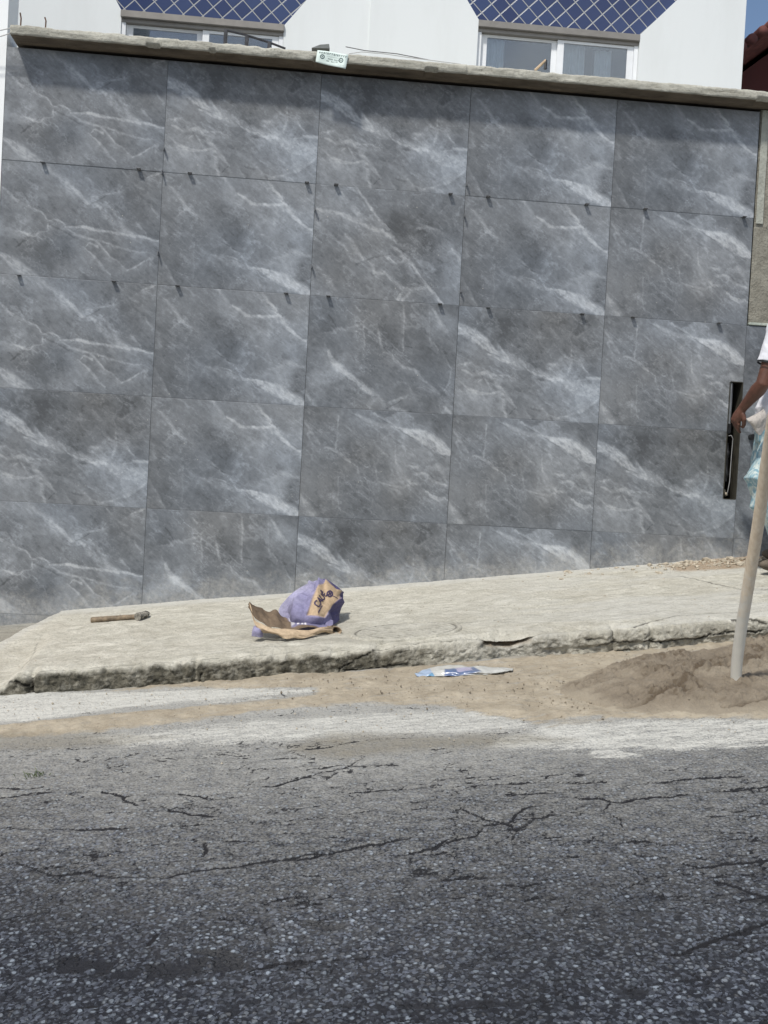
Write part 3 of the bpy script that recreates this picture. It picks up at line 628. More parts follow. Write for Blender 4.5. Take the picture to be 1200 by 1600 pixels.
DES = {
'A': dict(seed=11, frame=(22, 1168, -5, 45, 815, 870, -28), clouds=[(300,660,190,-.060),(80,480,110,.05),(650,120,160,.02),(320,180,140,-.018),(620,370,150,-.018),(900,330,150,-.015),(560,720,120,.03),(1000,600,100,.02)],
   veins=[(.75,.8,[(300,0,10),(390,80,30),(500,180,34)]),(.8,.7,[(500,170,20),(560,220,22),(640,300,14)]),(.5,.9,[(880,50,8),(960,130,16),(1060,200,6)]),
    (.75,.9,[(690,290,14),(760,370,40),(850,470,50),(960,515,26)]),(.95,.8,[(785,300,10),(860,400,24),(900,480,34),(960,515,20)]),(1.15,.6,[(470,462,8),(600,465,14),(750,485,16),(880,508,16),(1000,522,14),(1140,552,10)]),
    (.9,.7,[(30,190,8),(110,270,14),(200,320,10),(300,355,8),(350,430,8)]),(.9,.7,[(350,430,6),(390,408,8),(440,420,8),(475,465,10),(540,520,12),(680,550,12),(740,610,10),(790,665,8),(860,710,8),(915,775,8),(980,750,10),(1045,705,6)]),
    (.85,.7,[(140,505,6),(200,525,14),(245,535,8),(290,510,8),(350,500,6),(355,440,4)]),(.75,.6,[(600,600,4),(700,690,10),(800,805,6)]),(.8,.8,[(700,550,8),(800,582,14),(850,605,12),(1000,635,8),(1060,640,6)]),
    (.9,.5,[(620,600,4),(640,575,6),(700,600,14)]),(.9,.5,[(0,660,16),(90,715,50),(170,775,52),(260,835,40),(340,880,20)]),(.7,.7,[(1060,700,6),(1090,680,20),(1085,740,6)]),(.6,.7,[(1080,290,10),(1140,370,14)]),
    (.55,.8,[(650,245,4),(760,220,12),(850,200,10),(880,150,4)]),(.6,.8,[(980,420,10),(1050,500,6)]),(.8,.7,[(1060,90,6),(1120,60,16),(1160,40,8)])],
   dark=[[(360,450,8),(470,500,14),(540,545,6)],[(640,310,18),(760,230,8)],[(130,620,10),(200,560,16),(270,520,6)]]),
'B': dict(seed=23, frame=(48, 1146, -4, 100, 812, 893, -28), clouds=[(700,200,260,-.045),(350,120,180,-.05),(1000,260,170,-.04),(1000,720,200,.045),(820,560,120,.03),(560,230,90,.02),(260,620,100,-.015),(300,760,90,-.02),(640,600,110,-.03)],
   veins=[(1.0,.35,[(45,165,50),(150,215,62),(250,290,56),(330,355,26)]),(1.15,.5,[(280,365,8),(350,400,18),(430,425,12)]),(1.0,.8,[(330,350,22),(420,395,44),(500,430,40),(600,480,34),(700,525,30)]),(1.2,.5,[(570,480,8),(650,520,14),(740,560,16),(850,572,12)]),
    (.95,.9,[(720,540,30),(850,575,60),(960,620,80),(1060,650,80),(1140,660,70)]),(1.0,.7,[(950,575,6),(1050,562,14),(1140,562,14)]),(.8,.8,[(880,620,20),(930,665,12),(1010,690,6)]),
    (.75,.8,[(45,440,14),(130,430,10)]),(.9,.7,[(80,480,10),(140,510,16),(200,520,18),(270,500,22),(330,522,12),(420,525,8),(485,548,10)]),(1.0,.7,[(270,500,12),(330,560,18),(370,620,22),(410,670,26),(490,762,10)]),
    (1.0,.65,[(60,560,6),(110,605,10),(165,640,24),(215,652,14),(290,655,10),(370,640,12)]),(.75,.8,[(370,640,10),(395,700,20),(405,780,22),(420,840,10)]),(.7,.8,[(200,570,6),(240,540,10),(280,580,8),(300,620,8)]),
    (.75,.6,[(365,300,4),(390,360,10)]),(.7,.8,[(905,350,6),(905,440,10),(885,500,10),(880,570,6)]),(.7,.8,[(740,445,6),(785,448,12)]),(.55,.8,[(730,180,4),(790,240,8),(830,285,6)]),(.5,.9,[(890,230,6),(940,255,10),(1020,205,10)]),
    (.65,.8,[(690,770,6),(730,830,10),(800,850,10),(900,830,10),(1000,790,16),(1140,690,10)]),(.5,.7,[(540,750,6),(600,850,6)]),(.8,.7,[(960,420,10),(1000,500,8),(1030,520,5)])],
   dark=[[(60,210,4),(130,245,9),(230,320,8),(330,385,6),(450,440,5)],[(440,810,8),(490,765,6)],[(600,770,14),(680,790,18)],[(650,560,30),(720,570,20)]]),
'C': dict(seed=37, frame=(62, 1168, 15, 100, 825, 903, -30), clouds=[(520,370,130,-.050),(540,500,110,-.03),(900,450,250,.045),(740,150,100,-.025),(250,180,120,.012),(990,600,110,.035),(1060,690,110,-.035),(620,780,140,-.02),(150,600,110,-.015),(1080,200,120,-.012)],
   veins=[(1.1,.28,[(718,700,4),(790,730,22),(850,755,44),(930,785,60),(1000,820,64),(1060,850,60),(1130,905,50)]),(.85,.7,[(440,610,4),(500,640,22),(570,675,34),(650,705,22),(730,712,8)]),(.9,.6,[(530,620,4),(600,650,10),(680,695,10)]),
    (.8,.8,[(500,55,16),(530,110,18),(570,150,14)]),(1.0,.6,[(600,170,6),(650,205,12),(700,240,18),(750,246,16),(840,252,12),(930,250,14)]),(1.0,.55,[(820,80,12),(870,150,12),(910,210,14),(960,275,18),(1020,350,18),(1070,390,10),(1140,430,10)]),(.8,.7,[(920,260,12),(940,290,10)]),
    (.6,.8,[(110,110,10),(180,190,18),(235,265,16),(300,310,14),(400,390,10)]),(.5,.9,[(150,345,6),(240,270,8)]),(.6,.8,[(90,690,8),(120,750,14),(160,820,8)]),(.6,.9,[(870,640,14),(940,630,14),(1000,590,30),(1060,600,20),(1145,620,14)]),
    (.5,.9,[(780,465,6),(830,480,6)]),(.4,.8,[(1140,200,8),(1150,420,6)]),(.35,.8,[(290,520,4),(290,780,5)]),(.5,.8,[(640,250,5),(680,240,5)]),(.55,.8,[(480,480,6),(560,560,8),(620,600,6)]),(.4,.9,[(860,520,5),(900,590,5)])],
   dark=[[(740,712,5),(850,770,8),(950,840,8),(1040,880,6)],[(490,515,8),(600,575,12)],[(830,140,10),(890,190,6)],[(540,625,4),(660,685,6)]]),
'D': dict(seed=53, frame=(112, 1140, 5, 68, 780, 852, -35), clouds=[(870,110,140,.05),(1060,200,90,-.03),(860,300,130,-.025),(430,500,110,-.02),(700,440,120,.02),(750,640,220,-.022),(520,310,100,-.025),(930,400,90,.015),(250,400,120,-.01),(930,560,100,-.018)],
   veins=[(1.1,.28,[(745,155,4),(800,175,18),(860,195,38),(930,225,58),(1000,265,64),(1060,305,56),(1115,345,26)]),(.8,.8,[(470,60,6),(530,100,26),(590,135,34),(660,150,24),(750,158,8)]),(.7,.8,[(600,60,10),(680,110,10),(740,145,8)]),
    (.85,.6,[(250,298,8),(310,312,14),(360,342,12),(400,372,12),(430,405,8)]),(.6,.6,[(345,80,6),(340,200,9),(330,315,9)]),(.6,.8,[(115,120,12),(160,190,14),(215,270,6)]),(.7,.6,[(635,310,6),(690,365,10)]),(.5,.7,[(590,250,6),(640,330,6)]),
    (.6,.8,[(735,290,6),(745,400,8),(790,470,14),(850,560,12)]),(.7,.7,[(605,440,5),(620,540,8),(700,570,8),(790,590,10),(850,560,12),(895,560,12)]),(.75,.7,[(830,425,6),(900,450,10)]),(.8,.7,[(890,490,14),(950,490,12),(1000,540,14),(1060,565,12),(1105,575,8)]),
    (1.0,.6,[(960,615,8),(1000,655,14),(1040,678,20),(1085,672,16)]),(.55,.8,[(1030,430,20),(1080,500,16),(1100,560,10)]),(.7,.8,[(85,630,8),(120,700,30),(170,770,34)]),(.35,.6,[(345,500,4),(345,740,4)]),(.45,.7,[(480,440,6),(515,570,10)]),(.35,.7,[(620,700,6),(660,750,6)]),(.35,.8,[(115,345,6),(280,340,6)]),(.3,.8,[(130,190,5),(300,185,5)])],
   dark=[[(760,170,4),(860,235,7),(960,280,6),(1090,375,5)],[(420,55,6),(500,90,8),(560,130,6)],[(620,85,6),(690,130,6)],[(700,580,8),(760,600,10)]]),
'E': dict(seed=67, frame=(66, 1150, 8, 92, 815, 893, -40), clouds=[(700,250,140,-.05),(760,330,90,-.03),(1030,600,170,.045),(880,640,100,-.03),(720,680,130,-.02),(200,510,150,-.02),(430,380,120,.0),(480,820,100,-.02),(950,330,90,-.01)],
   veins=[(.9,.6,[(365,40,10),(450,160,14),(530,275,12),(590,335,12)]),(1.0,.75,[(75,190,14),(200,215,20),(330,262,26),(430,310,24),(540,352,22),(600,385,26),(650,420,12)]),(.7,.8,[(250,70,8),(330,170,24),(400,270,30)]),(.75,.7,[(280,370,12),(330,430,24),(360,500,24),(410,552,10)]),(.65,.8,[(255,440,8),(290,500,14),(320,550,8)]),
    (.9,.8,[(640,470,16),(680,520,26),(730,560,22),(780,600,16)]),(1.0,.5,[(770,590,10),(810,660,12),(860,740,16),(920,810,18),(980,880,14)]),(.8,.6,[(560,640,6),(620,715,12),(680,762,20),(760,770,18),(870,762,14)]),(.7,.7,[(450,560,6),(485,600,14),(490,645,18),(570,660,12),(600,700,8)]),
    (.8,.7,[(560,530,8),(640,580,16),(700,570,14)]),(.75,.6,[(1045,480,8),(1090,520,20),(1105,570,16)]),(.75,.5,[(655,850,12),(695,780,10)]),(.75,.5,[(690,855,14),(745,785,12)]),(.7,.8,[(790,330,10),(850,325,16),(960,350,10)]),(.6,.8,[(430,260,20),(470,270,10)]),(.55,.8,[(80,600,8),(140,700,34),(200,780,24)]),
    (.45,.8,[(970,210,5),(1020,160,6)]),(.5,.8,[(70,280,12),(150,370,20),(260,450,10)])],
   dark=[[(360,590,14),(470,540,10),(600,520,6)],[(560,290,6),(650,360,8)],[(870,750,10),(820,680,8),(770,610,6)],[(680,480,6),(710,510,6)]]),
'F': dict(seed=83, frame=(72, 1135, 30, 110, 828, 893, -38), clouds=[(240,620,130,.055),(400,180,120,-.04),(650,340,90,-.03),(530,480,120,-.02),(980,450,150,-.025),(130,300,80,-.02),(230,720,90,-.02),(640,130,90,.02),(1000,170,90,.03),(900,790,150,-.01)],
   veins=[(1.1,.55,[(200,430,10),(225,500,30),(270,545,40),(340,600,24),(420,665,26),(480,715,28),(520,750,14)]),(.8,.7,[(500,700,10),(560,770,24),(615,845,14)]),(.8,.7,[(640,455,8),(680,500,16),(740,550,16),(810,565,10),(860,620,12),(920,670,12),(1000,745,10)]),
    (.7,.7,[(555,280,8),(570,370,12),(595,440,12),(640,455,8)]),(.55,.6,[(735,110,8),(738,260,8),(740,430,6)]),(.75,.8,[(180,300,8),(240,300,14),(290,270,16),(400,290,10)]),(.5,.8,[(290,270,8),(420,250,10),(470,200,8)]),(.6,.8,[(450,255,6),(460,400,8)]),
    (.9,.7,[(940,130,8),(990,220,22),(1045,300,18)]),(.6,.6,[(1040,490,6),(1080,570,8),(1070,660,10),(1030,725,10)]),(.75,.7,[(640,800,8),(720,775,16),(770,755,10)]),(.6,.7,[(700,650,5),(770,665,8),(800,740,10),(870,770,6)]),(.6,.8,[(830,700,6),(900,690,6),(1000,745,8)]),
    (.8,.7,[(42,730,10),(80,790,22),(125,835,14)]),(.5,.8,[(920,130,6),(925,350,6)]),(.6,.8,[(390,110,5),(430,150,8)]),(.7,.8,[(640,840,14),(760,870,18)]),(.6,.8,[(1040,830,20),(1080,880,14)]),(.55,.7,[(390,500,6),(430,560,8)]),(.6,.7,[(950,370,5),(985,430,5)])],
   dark=[[(620,850,12),(740,775,6)],[(200,170,8),(260,260,8)],[(1030,725,10),(1075,670,8)],[(740,395,6),(800,410,6)]]),
}
def tile_mesh(name, hole=None):
    u, v, U, V, L, hue = design(name); ny, nx = U.shape
    P = np.stack([U, np.zeros_like(U), -V], -1)
    edge = np.minimum(np.minimum(U-u[0], u[-1]-U), np.minimum(V-v[0], v[-1]-V)); P[..., 1] = .0006*(edge < .003)
    V3 = P.reshape(-1, 3); A = np.stack([L, hue, hue*0], -1).reshape(-1, 3)
    mask = np.ones((ny-1, nx-1), bool)
    if hole:
        cu = (U[:-1, :-1]+U[1:, 1:])/2; cv = (V[:-1, :-1]+V[1:, 1:])/2
        mask = ~((cu > hole[0]) & (cu < hole[1]) & (cv > hole[2]) & (cv < hole[3]))
    Q = grid_q(ny, nx, mask, True)
    # rim: boundary edges pulled back 9 mm
    E = np.concatenate([Q[:, [0, 1]], Q[:, [1, 2]], Q[:, [2, 3]], Q[:, [3, 0]]]); key = np.sort(E, 1); _, idx, cnt = np.unique(key, axis=0, return_index=True, return_counts=True)
    B = E[idx[cnt == 1]]; used = np.unique(B); mp = {int(a): i for i, a in enumerate(used)}; n0 = len(V3)
    back = V3[used].copy(); back[:, 1] = .009
    Qr = np.array([[b, a, n0+mp[int(a)], n0+mp[int(b)]] for a, b in B])
    me = np_mesh('tile', np.concatenate([V3, back]), np.concatenate([Q, Qr]), {'pat': np.concatenate([A, A[used]])}, smooth=False)
    me.materials.append(M_MARBLE); return me
TILES = {k: tile_mesh(k) for k in 'ABCDEF'}
TOPS = {k: tile_mesh(k, (-1, 2, -1, .009)) for k in 'ABC'}
wall = empty('tiled_wall', (0, 0, -1.0), label='tall wall clad in large grey marble tiles with white veins, beneath the rough concrete ledge', cat='wall')
LAY = ['ABBCC', 'ACECD', 'ACFBD', 'BCDDB', 'AFBDF']
EXTRA = {2: 'F', 3: 'F', 4: 'B', 5: 'A'}
NX0, NX1, NZ0, NZ1 = 2.036, 2.107, -.080, .598        # the open slot at the right
def put_tile(me, c, r, sx=1):
    o = bpy.data.objects.new('tile', me); put(o, wall)
    x = (c-2.5)*TW; z = (3.5-r)*TH
    o.location = Vector((x, random.uniform(-.0012, .0012), z))-wall.location
    o.rotation_euler = (random.uniform(-.0007, .0007), 0, random.uniform(-.0010, .0010)); return o
for r in range(6):
    for c in range(5):
        k = LAY[r][c] if r < 5 else 'FBAFC'[c]
        if r == 5 and c > 2: continue
        if c == 4 and r in (2, 3):
            uu0 = NX0-(c-2.5)*TW; top = (3.5-r)*TH
            put_tile(tile_mesh(k, (uu0, 2, max(top-NZ1, -1) if r == 2 else -1, top-NZ0 if r == 3 else 2)), c, r)
        else:
            o = put_tile(TOPS[k] if r == 0 else TILES[k], c, r)
            if c == 0: o.scale.x = 1.026; o.location.x -= .0215
    if r in EXTRA and r < 5: put_tile(TILES[EXTRA[r]], 5, r)
b = BM()
b.box(-2.125, NX0-.01, .0105, .20, -1.9, 2.155); b.box(NX1+.004, 2.96, .010, .20, -1.9, .93); b.box(NX0-.01, NX1+.004, .010, .20, NZ1+.004, .93)
b.box(NX0-.01, NX1+.004, .010, .20, -1.9, NZ0-.004); b.box(NX0-.01, NX1+.004, .185, .20, NZ0, NZ1); b.box(NX0-.01, 2.10, .0105, .20, .93, 2.155)
b.build('backing', M_BACK, wall)
# levelling clips left in the joints: small flat loops that stick out of the wall
def clip_mesh(vert):
    b = BM(); w, d, t = .0115, .034, .0024
    if vert:
        b.box(-t/2, t/2, -d, 0, -w, -w+.004); b.box(-t/2, t/2, -d, 0, w-.004, w); b.box(-t/2, t/2, -d, -d+.006, -w+.004, w-.004); b.box(-t/2, t/2, -.022, 0, -w+.004, w-.004)
    else:
        b.box(-w, -w+.006, -d, 0, -t/2, t/2); b.box(w-.006, w, -d, 0, -t/2, t/2); b.box(-w+.006, w-.006, -d, -d+.010, -t/2, t/2); b.box(-w+.006, w-.006, -.020, 0, -t/2, t/2)
    return b.mesh('spacer_clip')
CH, CV = clip_mesh(False), clip_mesh(True); CH.materials.append(M_CLIP); CV.materials.append(M_CLIP)
for row, xs in ((1, (68, 218, 297, 480, 525, 704, 763, 916, 1008, 1162)), (2, (30, 178, 277, 447, 513, 687, 762, 909, 988, 1122))):
    for px in xs:
        a = atY(px, {1: 245, 2: 430}[row]+px*.075, 0); o = bpy.data.objects.new('spacer_clip', CH); put(o, wall)
        o.location = Vector((a[0], .002, (3.5-row)*TH))-wall.location; o.rotation_euler = (random.uniform(-.12, .12), 0, random.uniform(-.1, .1))
for cx, py in ((1, 233), (1, 271), (1, 398), (2, 327), (2, 417), (3, 288), (3, 337), (3, 455)):
    a = atY({1: 252, 2: 490, 3: 725}[cx], py, 0); o = bpy.data.objects.new('spacer_clip', CV); put(o, wall)
    o.location = Vector(((cx-2.5)*TW, .002, a[2]))-wall.location; o.rotation_euler = (0, 0, random.uniform(-.12, .12))

# ------------------------------------------------------------------ unfinished rendered column at the right, and the concrete ledge
def rough_panel(x0, x1, z0, z1, y, amp, step=.012, seed=1):
    X, Z = np.meshgrid(np.arange(x0, x1+step, step), np.arange(z0, z1+step, step))
    Y = y-amp*fbm(X*9, Z*9, seed, 5, .62)-amp*.4*ss(.2, .5, fbm(X*30, Z*30, seed+3, 3))
    return np.stack([X, Y, Z], -1)
col = empty('rendered_pillar', (2.3, .1, -.5), label='rough unfinished brown rendered pillar at the right end of the tiled wall', cat='pillar')
link_mesh('rough_face', grid_mesh('rough_face', rough_panel(2.118, 2.96, .945, 2.175, .004, .006, .010, 5)), M_PLASTER, col)
BM().box(2.118, 2.96, .022, .20, .93, 2.175).build('core', M_PLASTER, col)
link_mesh('cement_strip', grid_mesh('cement_strip', rough_panel(2.124, 2.165, 1.52, 2.165, -.006, .004, .007, 9)), mat_concrete('pale_cement', (.30, .31, .27, 1), (.42, .43, .38, 1), pit=.2), col)
BM().box(2.12, 2.96, -.008, .02, .934, .950, .003).build('ledge_strip', mat_concrete('greenish_cement', (.34, .38, .33, 1), (.48, .52, .46, 1), pit=.2), col)

def coping():
    x0, x1 = -2.085, 3.0; zt, zb = 2.236, 2.180
    xs = np.arange(x0, x1, .008)
    prof = [(.60, 0), (.30, 0), (.10, 0), (.0, 0), (-.06, 0), (-.10, 0), (-.118, .003), (-.127, .010), (-.130, .018), (-.130, .028), (-.130, .038), (-.130, .050), (-.128, .0545), (-.122, .0565), (-.09, .0565), (-.05, .057), (-.01, .057), (.02, .057), (.05, .057)]
    n = len(prof); Y = np.zeros((n, len(xs))); Z = np.zeros_like(Y); X = np.repeat(xs[None], n, 0)
    for i, (y, d) in enumerate(prof):
        fr = ss(-.02, -.11, np.full_like(xs, y)); e = .006*fbm(xs*5, xs*0+i*.35, 3, 5, .65)+.003*fbm(xs*40, xs*0+i*.8, 6, 3)
        Y[i] = y+fr*e*(1 if d > 0 else .6)
        Z[i] = zt-d+(.0045*fbm(xs*4, xs*0+y*6, 9, 5, .6)+.003*fbm(xs*30, xs*0+y*20, 10, 3))*(1 if d < .03 else .5)
        if .0 <= d <= .02: Z[i] -= .005*ss(.25, .6, fbm(xs*11, xs*0, 14, 4))
    for c in (-1.33, .38):                                           # casting joints
        g = np.exp(-((xs-c)/.006)**2); Y[6:14] += .007*g
    for c, w in ((-1.335, .035), (-1.015, .018), (-.46, .012), (.18, .035), (2.09, .05)):  # snapped tie slots in the arris
        g = (np.abs(xs-c) < w); Y[11:15] += .030*g; Z[11:15] += .006*g
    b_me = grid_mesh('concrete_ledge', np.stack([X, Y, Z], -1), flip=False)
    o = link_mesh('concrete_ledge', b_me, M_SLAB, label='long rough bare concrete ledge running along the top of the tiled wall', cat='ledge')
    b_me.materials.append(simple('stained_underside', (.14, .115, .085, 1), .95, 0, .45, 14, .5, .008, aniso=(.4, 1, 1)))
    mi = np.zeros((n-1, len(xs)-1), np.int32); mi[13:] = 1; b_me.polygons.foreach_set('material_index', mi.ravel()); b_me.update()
    # closed left end
    bm = bmesh.new(); bm.from_mesh(b_me)
    bm.verts.ensure_lookup_table(); col0 = [bm.verts[i*len(xs)] for i in range(n)]
    try: bm.faces.new(col0)
    except Exception: pass
    col1 = [bm.verts[i*len(xs)+len(xs)-1] for i in range(n)]
    bm.faces.new(col1[::-1]); bmesh.ops.recalc_face_normals(bm, faces=bm.faces); bm.to_mesh(b_me); bm.free()
coping()
BM().box(-2.08, 2.98, .20, 2.6, 1.9, 2.20).build('terrace', M_SLAB, kind='structure')
BM().box(-2.08, 2.98, .20, 2.6, -1.9, 1.9).build('terrace_fill', M_BACK, kind='structure')

# ------------------------------------------------------------------ neighbours left and right, so that a step aside still finds a street
nb = empty('party_wall', (-3.4, 0, -1.1), label='tall wall at the left edge, bright white above and pink below, next to the tiles', cat='wall')
BM().box(-7.5, -2.136, .003, .2, 1.335, 5.2).build('upper_wall', M_NWHITE, nb)
BM().box(-7.5, -2.138, .006, .2, -2.2, 1.333).build('lower_wall', M_PINK, nb)
rw = empty('boundary_wall', (5.5, 0, -.4), label='rough rendered boundary wall further up the street, right of the pillar', cat='wall')
BM().box(2.965, 9.5, .006, .2, -1.2, 2.3).build('render', M_PLASTER, rw); BM().box(2.965, 9.5, -.06, .26, 2.3, 2.36).build('cap', M_SLAB, rw)

# ------------------------------------------------------------------ the two row houses behind the terrace
HY = 2.4
def row_house(x0, x1, w0, w1, zt, l_up, r_up, label, lw, base):
    h = empty('row_house', ((x0+x1)/2, HY+1, 2.2), label=label, cat='house')
    top = 6.3; b = BM(); y0, y1 = HY-.02*base, HY+.14
    lx = w0+l_up[0]*1.9/l_up[1]*.45; rx = w1+r_up[0]*1.9/r_up[1]*.45; zt2 = zt+.85
    b.prism([(x0, 2.15), (w0, 2.15), (w0, zt), (lx, zt2), (lx, top), (x0, top)], y0, y1)
    b.prism([(x1, 2.15), (x1, top), (rx, top), (rx, zt2), (w1, zt), (w1, 2.15)], y0, y1)
    b.box(x0, x1, y1+3.2, y1+3.3, 2.15, top); b.box(x0, x0+.1, y1, y1+3.2, 2.15, top); b.box(x1-.1, x1, y1, y1+3.2, 2.15, top)
    b.build('wall', M_WHITE, h)
    BM().prism([(w0+.001, zt), (w1-.001, zt), (rx, zt2), (rx, top), (lx, top), (lx, zt2)], HY+.012, HY+.12).build('blue_tile_panel', M_BLUE, h)
    BM().box(x0-.0, x1, HY-.25, HY+3.6, top, top+.12).build('roof', M_SLAB, h)
    # window: head box, outer frame, two sliding sashes
    win = BM().box(w0-.004, w1+.004, HY-.022, HY+.10, zt-.052, zt+.002, .004).build('window', M_TRACK, h)
    b = BM(); b.box(w0+.002, w1-.002, HY+.004, HY+.075, zt-.080, zt-.053); b.build('head_track', M_TRACK, win)
    b = BM(); b.box(w0+.002, w0+.034, HY+.01, HY+.085, 2.30, zt-.081); b.box(w1-.034, w1-.002, HY+.01, HY+.085, 2.30, zt-.081); b.box(w0, w1, HY+.01, HY+.085, 2.25, 2.30); b.build('frame', M_FRAME, win)
    mid = (w0+w1)/2
    for k, (a, c, yy) in enumerate(((w0+.035, mid+.006, HY+.052), (mid-.002, w1-.035, HY+.028))):
        b = BM(); s = .052; z0, z1 = 2.302, zt-.082
        b.box(a, a+s, yy-.010, yy+.010, z0, z1, .002); b.box(c-s, c, yy-.010, yy+.010, z0, z1, .002); b.box(a+s, c-s, yy-.009, yy+.009, z1-.022, z1); b.box(a+s, c-s, yy-.009, yy+.009, z0, z0+.03)
        b.build('sash', M_FRAME, win)
        BM().box(a+s, c-s, yy-.002, yy+.002, z0+.03, z1-.022).build('pane', M_GLASS, win)
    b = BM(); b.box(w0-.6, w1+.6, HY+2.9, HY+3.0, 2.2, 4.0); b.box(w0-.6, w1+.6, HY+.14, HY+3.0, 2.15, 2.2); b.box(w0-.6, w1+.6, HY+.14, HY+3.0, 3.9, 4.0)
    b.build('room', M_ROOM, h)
    return h
for o_ in list(()): pass
row_house(-2.811, -.055, -1.966, -.722, 3.425, (-.06, .10), (.172, .223), 'white row house with blue diamond tiles over its window, left one above the ledge', None, 0)
row_house(-.056, 2.965, .800, 2.108, 3.600, (-.123, .179), (.287, .306), 'white row house with blue diamond tiles, right one beside the dark red roof', None, 1)
def curtain(x0, x1, y, z0, z1, amp, n, label, seed):
    X, Z = np.meshgrid(np.linspace(x0, x1, 90), np.linspace(z0, z1, 40)); ph = (X-x0)/(x1-x0)*n*2*math.pi
    pinch = 1-.25*ss(z1-.1, z0, Z); Xc = (x0+x1)/2+(X-(x0+x1)/2)*pinch
    Y = y+amp*np.sin(ph+.7*fbm(X*4, Z*2, seed))*(.7+.3*fbm(X*6, Z, seed+2))
    P = np.stack([Xc, Y, Z], -1); P2 = P.copy(); P2[..., 1] += .002; ny, nx = X.shape
    V3 = np.concatenate([P.reshape(-1, 3), P2.reshape(-1, 3)]); Q = np.concatenate([grid_q(ny, nx), grid_q(ny, nx, flip=True)+ny*nx])
    link_mesh('curtain', np_mesh('curtain', V3, Q), M_CURT, label=label, cat='curtain')
curtain(1.42, 1.70, HY+.105, 2.3, 3.55, .014, 5, 'white gathered curtain just right of the centre bar of the right-hand window', 3)
curtain(1.78, 1.92, HY+.105, 2.3, 3.50, .012, 3, 'narrow white curtain bunch near the right edge of the right-hand window', 5)
curtain(.86, 1.04, HY+.105, 2.3, 3.56, .013, 4, 'white curtain at the left edge of the right-hand window', 7)
# dark red roofed house beyond
rh = empty('red_roof_house', (6, 5.2, 2), label='dark red house with clay tile eaves seen past the white houses at the far right', cat='house')
e0 = atY(1158, 66, 4.0); e1 = atY(1240, 5, 4.0); sl = (e1[2]-e0[2])/(e1[0]-e0[0])
xa, za = e0[0]-.25, e0[2]-.25*sl
def rz(x): return za+(x-xa)*sl
xb = xa+4.2
BM().prism([(xa+.2, .5), (xb, .5), (xb, rz(xb)-.25), (xa+.2, rz(xa+.2)-.18)], 5.6, 8.5).build('wall', M_MAROON, rh)
BM().prism([(xa, rz(xa)-.10), (xb, rz(xb)-.10), (xb, rz(xb)-.02), (xa, rz(xa)-.02)], 4.02, 9).build('eaves', M_TIMBER, rh)
b = BM(); n = 42
for k in range(n):
    x = xa+k*(xb-xa)/n; z = rz(x); b.tube([(x+.05, 3.97, z-.01), (x+.05, 9, z-.01)], [.052, .048], 10)
b.build('roof_tiles', M_ROOFT, rh, smooth=True)

# ------------------------------------------------------------------ things lying on the ledge
LT = 2.238
def lz(px, py, y=-.04): a = atY(px, py, y); return (a[0], y, a[2])
r = BM().tube([lz(352, 47), lz(385, 55), lz(420, 66), lz(446, 76)], [.006]*4, 6)
rail = empty('metal_bracket', (-1.0, -.04, LT), label='bent black metal bracket lying on the ledge in front of the left window', cat='bracket')
r.build('bar', M_METAL, rail)
for px, py in ((353, 48), (386, 57), (421, 67)):
    a = lz(px, py); BM().box(a[0]-.010, a[0]+.010, -.052, -.030, LT-.006, a[2]+.004, .002).build('foot', M_METAL, rail)
sc_ = BM(); p = [lz(487, 77, -.03), lz(500, 72, -.03), lz(514, 71, -.03), lz(515, 78, -.03)]
sc_.prism([(q[0], q[2]) for q in p], -.05, .05); sc_.build('metal_plate', simple('grey_sheet', (.16, .17, .165, 1), .6, .2, .3, 20, .2), label='small grey metal scrap lying on the ledge behind the paper sign', cat='scrap')
w = empty('wood_wedge', (.95, 0, LT), label='small wooden offcut with a black clip standing on the ledge before the right window', cat='offcut')
a0, a1 = lz(836, 110, 0), lz(853, 94, 0); BM().tube([a0, a1], [.008, .007], 6).build('stick', M_WOOD, w)
a2 = lz(852, 108, 0); BM().tube([a1, a2], [.007, .010], 6).build('clip', M_BLACK, w)
for px, py, px2, py2, lab in ((32, 37, 31.5, 20, 'taller rusty rebar stub at the left end of the ledge'), (71, 38, 70, 27, 'short rusty rebar stub on the ledge, second from its left end')):
    a, c = lz(px, py, .02), lz(px2, py2, .02); BM().tube([(a[0], .02, LT-.02), (a[0]+.002, .02, (a[2]+c[2])/2), c], [.004]*3, 6).build('rebar_stub', M_RUST, label=lab, cat='rebar')
b = BM(); pts = [lz(545, 84, .02), lz(565, 81, .02), lz(600, 84, .02), lz(640, 90, .02), lz(680, 95, .02), lz(720, 100, .02)]
b.tube(pts, .0022, 6).build('loose_cable', M_WIRE, label='thin pale cable lying along the ledge right of the paper sign', cat='cable')
b = BM(); b.tube([lz(540, 73, .3), lz(570, 79, .3), lz(620, 84, .3), lz(672, 94, .3)], .0025, 6).build('loose_cable', simple('dark_cable', (.12, .12, .12, 1), .6), label='thin dark cable stretched above the ledge between the two houses', cat='cable')
b = BM(); b.tube([(-3.2, -.06, 2.14), (-2.7, -.08, 2.12), (-2.3, -.07, 2.17), (-2.085, -.10, 2.222)], .0028, 6).build('loose_cable', M_WIRE, label='upper pale cable coming in to the left end of the ledge', cat='cable')
b = BM(); b.tube([(-3.2, -.05, 2.02), (-2.7, -.07, 2.06), (-2.3, -.07, 2.12), (-2.085, -.10, 2.196)], .0028, 6).build('loose_cable', M_WIRE, label='lower pale cable sagging to the left end of the ledge', cat='cable')
